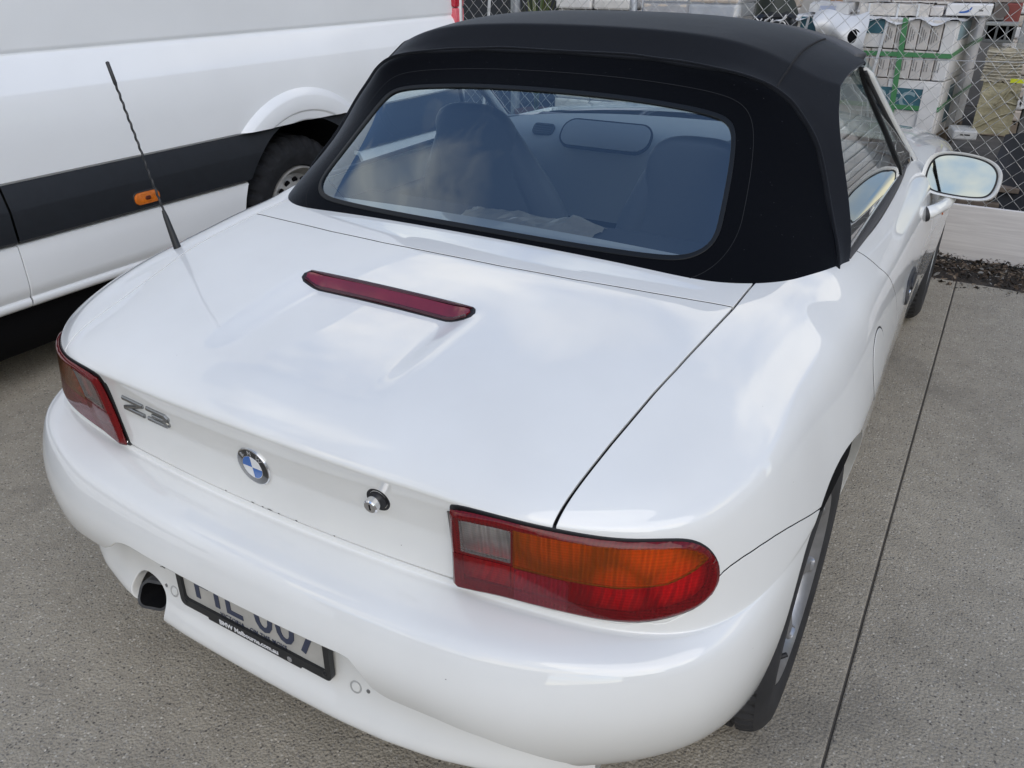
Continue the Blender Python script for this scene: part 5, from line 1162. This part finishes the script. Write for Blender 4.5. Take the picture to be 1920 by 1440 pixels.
wb = block('white_box', 'white cardboard box with a blue swoosh on top of the tile pallet', 'box', .46, 5.32, ZT + .005, .735, 5.8, 1.195, CARDW)
sw_ = catmull([(-.055, -.2415, .022), (-.02, -.2415, .024), (.005, -.2415, .035), (.018, -.2415, .055)], 6); mk('blue_swoosh', sweep(sw_, [(-.0006, -.005), (.0006, -.005), (.0006, .005), (-.0006, .005)], scale=list(np.interp(np.linspace(0, 1, 19), [0, .6, 1], [.8, 1.5, .5]))), mat('swoosh_blue', (.03, .12, .42), .5), wb, smooth=False)
t = text_pm('tile', .022, .0005, .0005); mk('box_print', xform(t, frame((.075, -.2412, .03), (1, 0, 0), (0, 0, 1))), INK, wb, smooth=False)
tag(mk('plank', box(-.25, 5.5, 1.203, .90, 5.72, 1.235, .004), mat('grey_plank', (.30, .255, .225), .85, noise=(12, .25, 8)), None, smooth=False), 'weathered grey plank lying across the boxes above the tile pallet', 'plank')
tag(mk('red_box', box(.815, 5.45, 1.06, .905, 5.8, 1.20, .006), mat('brick_red', (.22, .055, .045), .7), None, smooth=False), 'dull red box at the right end of the plank', 'box')
rl = mk('plastic_roll', tube([(.79, 5.40, 1.155), (.79, 5.75, 1.155)], .045, 20), mat('brown_plastic', (.12, .10, .09), .5), None, sharp=40); tag(rl, 'brown roll of strapping between the white box and the red box', 'roll')
wbg = rough_block('white_sack', 'crumpled white sack with blue print lying on the tile pallet', 'sack', -.44, 5.30, ZT, -.17, 5.7, 1.182, WRAPW, .014, 9)
mk('sack_print', box(-.06, -.222, .015, .05, -.214, .05), mat('print_blue_grey', (.38, .42, .55), .6), wbg, smooth=False)
block('brown_carton', 'small brown carton standing behind the white sack', 'carton', -.42, 5.9, 1.09, -.36, 6.1, 1.25, mat('brown_card', (.34, .19, .11), .8))
# yellow wrapped stack at the right
YEL = mat('yellow_film', (.36, .32, .20), .35, coat=.6, noise=(8, .15, 6), bump=(18, .7, .02)); CLRW = mat('cloudy_wrap', (.44, .395, .30), .3, coat=.8, noise=(10, .2, 6), bump=(14, 1., .03))
ys_ = thing('wrapped_stack', 'tall stack wrapped in yellow and cloudy film right of the tile pallet', 'stack', (.915, 5.16, .40))
def wrapped(name, x0, x1, y0, y1, z0, z1, m, amp, seed):
    r = np.random.default_rng(seed); per = [(x0 + (x1 - x0) * t, y0) for t in np.linspace(0, 1, 16)] + [(x1, y0 + (y1 - y0) * t) for t in np.linspace(0, 1, 16)[1:]] + [(x1 - (x1 - x0) * t, y1) for t in np.linspace(0, 1, 16)[1:]] + [(x0, y1 - (y1 - y0) * t) for t in np.linspace(0, 1, 16)[1:-1]]
    n = len(per); V = []; nz = 22; cx, cy = (x0 + x1) / 2, (y0 + y1) / 2; ph = r.uniform(0, 6.3, (3, n))
    for k in range(nz + 1):
        z = z0 + (z1 - z0) * k / nz
        for i, (x, y) in enumerate(per):
            o = amp * (math.sin(k * 1.1 + ph[0, i] * .4) + .7 * math.sin(k * 2.3 + i * .5) + r.normal(0, .5)); V.append((x + (x - cx) * o * 4, y + (y - cy) * o * 2.2, z + r.normal(0, amp)))
    F = [[k * n + i, k * n + (i + 1) % n, (k + 1) * n + (i + 1) % n, (k + 1) * n + i] for k in range(nz) for i in range(n)] + [[nz * n + i for i in range(n)]]
    return mk(name, PM(V, F), m, ys_, sharp=35)
wrapped('yellow_wrap', -.115, .115, 0, .5, .0, .33, YEL, .0022, 1); wrapped('cloudy_wrap', -.135, .085, 0, .5, .335, .545, CLRW, .0035, 2)
for k, (z, w) in enumerate(((.10, .18), (.19, .14), (.27, .2))):
    pts = catmull([(-.116 + .05 * k, -.004, z - .08), (-.05 + .04 * k, -.012, z - .03), (.02 + .02 * k, -.010, z + .02), (.116, -.004, z + .06 - .05 * k)], 6); mk('film_fold', tube(pts, .006, 6), YEL, ys_)
for k in range(9):
    z = .36 + .02 * k; pts = catmull([(-.14, -.004, z), (-.05, -.016, z + .006 * math.sin(k * 3)), (.03, -.014, z - .004 * math.cos(k)), (.09, -.004, z + .004)], 6); mk('film_fold', tube(pts, .0042, 5), CLRW, ys_)
cr_ = thing('plastic_crate', 'grey slatted plastic crate on top of the cloudy wrapped stack', 'crate', (.815, 5.30, .965)); CRT = mat('crate_grey', (.10, .105, .105), .5)
mk('crate_base', box(-.09, 0, 0, .09, .3, .02, .004), CRT, cr_, smooth=False); mk('crate_lid', box(-.095, -.005, .105, .095, .3, .125, .004), mat('lid_grey', (.28, .29, .28), .5), cr_, smooth=False)
for x in (-.085, -.02, .04, .085): mk('crate_slat', box(x - .007, 0, .02, x + .007, .3, .105), CRT, cr_, smooth=False)
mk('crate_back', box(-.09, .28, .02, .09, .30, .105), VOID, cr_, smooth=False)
tag(mk('yellow_tape', box(.955, 5.05, .747, 1.12, 5.056, .772), mat('hi_vis', (.62, .66, .02), .5), None, smooth=False), 'bright yellow tape strip right of the wrapped stack', 'tape')
# dark scrap and offcuts below and right
LID = mat('white_tub', (.50, .50, .49), .5)
wt = thing('white_tray', 'shallow white plastic tray lying between the tile pallet and the yellow stack', 'tray', (.775, 5.02, .37), R(12))
mk('tray_body', box(-.075, 0, 0, .075, .24, .06, .01), LID, wt, smooth=False); mk('tray_slot', box(-.03, -.003, .03, .03, .001, .037), VOID, wt, smooth=False)
DW = [mat('old_timber', (.15, .12, .095), .9, noise=(10, .35, 8)), mat('dark_stone', (.12, .105, .09), .8, noise=(6, .3)), mat('grey_offcut', (.22, .195, .17), .85, noise=(8, .25, 6))]
rr = random.Random(11)
for k in range(9):
    z = .03 + .036 * (k % 6); x0 = .62 + .06 * rr.random(); o = mk('board_offcut', box(-.24, -.14, 0, .24, .14, .030, .003), DW[k % 3], None, smooth=False)
    o.location = (.84 + rr.uniform(-.10, .08), 4.72 + .03 * rr.random() + (.33 if k > 5 else 0), z); o.rotation_euler = (0, R(rr.uniform(-3, 3)), R(rr.uniform(-25, 25)))
    nm_ = ['brown timber offcut', 'dark stone offcut', 'grey board offcut'][k % 3]; tag(o, '%s in the low heap behind the fence, %s' % (nm_, ['at the bottom', 'second from the bottom', 'third from the bottom', 'halfway up', 'second from the top', 'on top', 'lying behind at the bottom', 'lying behind in the middle', 'lying behind on top'][k]), 'offcut', 'offcuts heaped behind the fence')
bk = thing('rubber_mat', 'folded black rubber sheet leaning behind the fence at the far right', 'sheet', (1.09, 4.62, .0)); V = []
for j in range(13):
    for i in range(9):
        u, v = i / 8, j / 12; V.append((-.13 + .36 * u + .05 * v, .16 * v + .04 * math.sin(5 * u + 2 * v), .46 * v + .03 * math.sin(4 * u)))
mk('sheet_fold', PM(V, [[j * 9 + i, j * 9 + i + 1, (j + 1) * 9 + i + 1, (j + 1) * 9 + i] for j in range(12) for i in range(8)]), mat('black_sheet', (.018, .02, .026), .4), bk)
block('dark_crate', 'dark brown crate behind the black rubber sheet', 'crate', 1.02, 5.0, .0, 1.45, 5.5, .36, mat('dark_brown', (.06, .048, .042), .7))
block('grey_crate', 'grey box right of the yellow wrapped stack', 'box', 1.075, 5.2, .365, 1.4, 5.7, .58, mat('grey_box', (.17, .165, .16), .7))
rough_block('white_rubble_bag', 'torn white bag above the grey box at the right edge', 'bag', 1.06, 5.1, .585, 1.4, 5.6, .70, WRAPW, .02, 4)
block('maroon_box', 'dark maroon box behind the yellow tape at the right edge', 'box', 1.07, 5.6, .70, 1.5, 6.0, .90, mat('maroon', (.09, .04, .04), .7))
block('grey_drum_box', 'pale grey box at the top right behind the plank', 'box', .93, 6.0, .90, 1.6, 6.6, 1.35, mat('pale_grey_box', (.36, .38, .385), .6))
# wrapped packs behind the soft top
def pack(name, label, x0, x1, y, rows, h, m, film=True, group=None, z0=.14, seed=0, cols=2):
    t = thing(name, label, 'pallet', ((x0 + x1) / 2, y, 0), 0, group); w = x1 - x0; pallet(t, w + .04, .8); r = random.Random(seed)
    for k in range(rows):
        for c in range(cols):
            a = -w / 2 + w * c / cols; pm = box(a + .004 + r.uniform(-.004, .008), r.uniform(0, .02), z0 + k * h, a + w / cols - .004 + r.uniform(-.008, .004), .78, z0 + (k + 1) * h - .006, .016)
            mk('tile_pack', pm, m[(k + c) % len(m)], t, smooth=False)
    if film: sheet(-w / 2 - .02, -.02, w / 2 + .02, .8, z0 + rows * h + .006, .006, FILM, t, 'clear_film', seed, droop=.25)
    return t
BEIGE = mat('beige_stone', (.62, .54, .46), .8, noise=(7, .15, 6)); OFFW = mat('off_white_pack', (.70, .68, .65), .75, noise=(9, .14, 6))
pack('stone_pallet', 'pallet of off-white stone packs behind the left of the soft top', -2.47, -1.80, 5.15, 13, .088, [OFFW, CARDW], False, seed=5)
pack('beige_pallet', 'pallet of beige stone slabs under clear film behind the soft top', -1.68, -.92, 5.10, 12, .094, [BEIGE, OFFW], True, seed=6)
tarp = thing('green_tarpaulin', 'dark green tarpaulin draped beside the beige pallet', 'tarpaulin', (-.80, 5.55, 0)); V = []
for j in range(15):
    for i in range(15):
        u, v = i / 14, j / 14; V.append((-.18 + .42 * u, -.12 + .3 * v + .03 * math.sin(9 * u), 1.42 - 1.3 * abs(v - .6) * (v < .6) - .45 * u * u + .025 * math.sin(12 * u + 5 * v)))
mk('cloth', PM(V, [[j * 15 + i, j * 15 + i + 1, (j + 1) * 15 + i + 1, (j + 1) * 15 + i] for j in range(14) for i in range(14)]), mat('tarp_green', (.022, .028, .022), .6), tarp)
bd = rough_block('black_bundle', 'black bundle tied with white strips left of the tile pallet', 'bundle', -.75, 5.0, .92, -.52, 5.3, 1.105, mat('black_poly', (.012, .013, .016), .35), .035, 21); rr = random.Random(8)
for k in range(9):
    a = rr.uniform(-.1, .1); mk('white_strip', tube(catmull([(a + rr.uniform(-.05, .05), -.165 + rr.uniform(-.02, .0), .02 + .16 * t + rr.uniform(-.02, .02)) for t in (0, .35, .7, 1)], 4), .0045, 5), WRAPW, bd)
block('grey_case', 'pale grey case under the black bundle left of the tile pallet', 'case', -1.0, 5.05, .0, -.56, 5.7, .93, mat('grey_case', (.40, .39, .37), .7))
gl_ = thing('leaning_slab', 'pale grey slab leaning behind the black bundle', 'slab', (-.60, 6.1, 0)); sl = mk('slab_face', box(-.38, 0, 0, .25, .03, 1.45, .004), mat('pale_slab', (.40, .385, .36), .7, noise=(5, .12)), gl_, smooth=False); sl.rotation_euler = (R(-8), R(14), 0)
for k, (x, c) in enumerate(((-.52, (.30, .28, .26)), (-.44, (.13, .035, .035)), (-.36, (.30, .285, .27)), (-.27, (.16, .15, .14)))):
    tag(mk('timber_post', box(x - .035, 6.5, 0, x + .025, 6.56, 1.9, .004), mat('post_%d' % k, c, .8, noise=(9, .2)), None, smooth=False), ['pale timber post left of the maroon post', 'maroon steel post left of the tile pallet', 'pale grey post right of the maroon post', 'brown grey post nearest the tile pallet'][k], 'post')
# far left gap: dark shelter, white pole and a strap-leaved plant
block('dark_skip', 'dark steel skip behind the fence beside the van', 'skip', -4.6, 6.0, 0, -2.75, 7.2, 1.5, mat('skip_dark', (.018, .02, .026), .6))
tag(mk('white_pole', tube([(-2.86, 4.6, .2), (-2.74, 4.6, 1.6)], .012, 8), WSTRAP, None, sharp=40), 'thin white pole leaning behind the fence next to the van', 'pole')
tag(mk('steel_post', tube([(-2.77, 5.0, 0), (-2.77, 5.0, 2.0)], .04, 12), GPOST, None, sharp=40), 'grey steel post between the white pole and the plant', 'post')
pl = thing('strap_leaf_plant', 'green strap-leaved plant behind the fence', 'plant', (-2.56, 5.0, .25)); rr = random.Random(4); LF = [mat('leaf_green', (.055, .095, .025), .5), mat('leaf_olive', (.095, .11, .035), .5)]
mk('plant_pot', lathe([(0, -.25), (.15, -.25), (.19, .06), (.17, .06), (.15, .0), (0, .0)], 20, 'z'), mat('pot', (.10, .05, .035), .8), pl)
for k in range(46):
    a = rr.uniform(0, 6.28); l = rr.uniform(.8, 1.25); b = rr.uniform(.10, .35); pts = [(b * t ** 2 * math.cos(a), b * t ** 2 * math.sin(a), l * t * (1 - .1 * t * t)) for t in np.linspace(0, 1, 7)]; w = rr.uniform(.012, .022); V = []
    for i, p in enumerate(pts): q = w * (1 - (i / 6) ** 2 * .95); V += [(p[0] - math.sin(a) * q, p[1] + math.cos(a) * q, p[2]), (p[0] + math.sin(a) * q, p[1] - math.cos(a) * q, p[2])]
    mk('leaf', PM(V, [[2 * i, 2 * i + 1, 2 * i + 3, 2 * i + 2] for i in range(6)]), LF[k % 2], pl)
# back of the yard
wl = mk('added_yard_wall', box(-14, 9.5, 0, 14, 9.7, 6.5), mat('added_back_wall', (.22, .215, .205), .85, noise=(3, .15, 6)), None, smooth=False); tag(wl, 'added grey wall closing the yard far behind the pallets, raised to block the low sky', 'wall')  # added wall, raised above the view to keep bright low sky off the door
rr = random.Random(3)
for k, x in enumerate((-3.0, -1.6, -.2, 1.3, 2.7)): pack('stone_pallet' if k % 2 else 'beige_pallet', 'stacked pallet in the back row of the yard, %s' % ['behind the skip', 'behind the off-white packs', 'behind the leaning slab', 'behind the tile pallet', 'behind the dark crate'][k], x - .5, x + .5, 7.6, 12, .1, [[CARD, OFFW], [BEIGE, CARDW]][k % 2], False, 'pallets in the back row', seed=k)
# neighbours behind the camera, seen only as reflections in the paint and glass
def shed(name, label, x0, y0, x1, y1, h, m):
    t = thing(name, label, 'building', ((x0 + x1) / 2, (y0 + y1) / 2, 0)); a, b = (x1 - x0) / 2, (y1 - y0) / 2
    mk('wall', box(-a, -b, 0, a, b, h), m, t, smooth=False); mk('roof', box(-a - .2, -b - .2, h, a + .2, b + .2, h + .18), mat('roof_grey', (.2, .2, .21), .5), t, smooth=False); return t
shed('warehouse', 'low grey warehouse across the lane', 12, -16, 24, 3, 3.6, mat('shed_grey', (.24, .245, .25), .7))
shed('workshop', 'grey workshop behind the parking bay', -8, -19, 4, -14, 3.6, mat('shed_grey', (.24, .245, .25), .7))
def far_tree(x, y, h, s, lab):
    t = thing('gum_tree', lab, 'tree', (x, y, 0), 0, 'gum trees beyond the van'); r = random.Random(s)
    mk('trunk', tube([(0, 0, 0), (.1, .1, h * .35), (.0, .2, h * .7), (.1, .1, h)], [.2, .16, .1, .03], 8), mat('bark', (.16, .13, .10), .9), t)
    V = []; F = []
    for _ in range(2600):
        a, b = r.uniform(0, 6.28), r.gauss(0, 1); q = Vector((math.cos(a), math.sin(a), 0)) * abs(r.gauss(0, h * .17)); z = h * r.uniform(.42, 1.05); q *= 1.25 - abs(z / h - .7); c = Vector((q.x, q.y, z)); d1 = Vector((r.gauss(0, 1), r.gauss(0, 1), r.gauss(0, 1))).normalized() * .17; d2 = Vector((r.gauss(0, 1), r.gauss(0, 1), r.gauss(0, 1))).normalized() * .09; k = len(V)
        V += [tuple(c - d1), tuple(c + d2), tuple(c + d1), tuple(c - d2)]; F.append([k, k + 1, k + 2, k + 3])
    mk('crown', PM(V, F), mat('gum_leaf', (.045, .062, .030), .7), t, smooth=False)
far_tree(-15, 2.0, 10.5, 1, 'gum tree beyond the middle of the van'); far_tree(-17, -4.5, 12.5, 2, 'tallest gum tree, beyond the nose of the van'); far_tree(-14.5, 8.5, 9, 3, 'smallest gum tree, beyond the tail of the van')
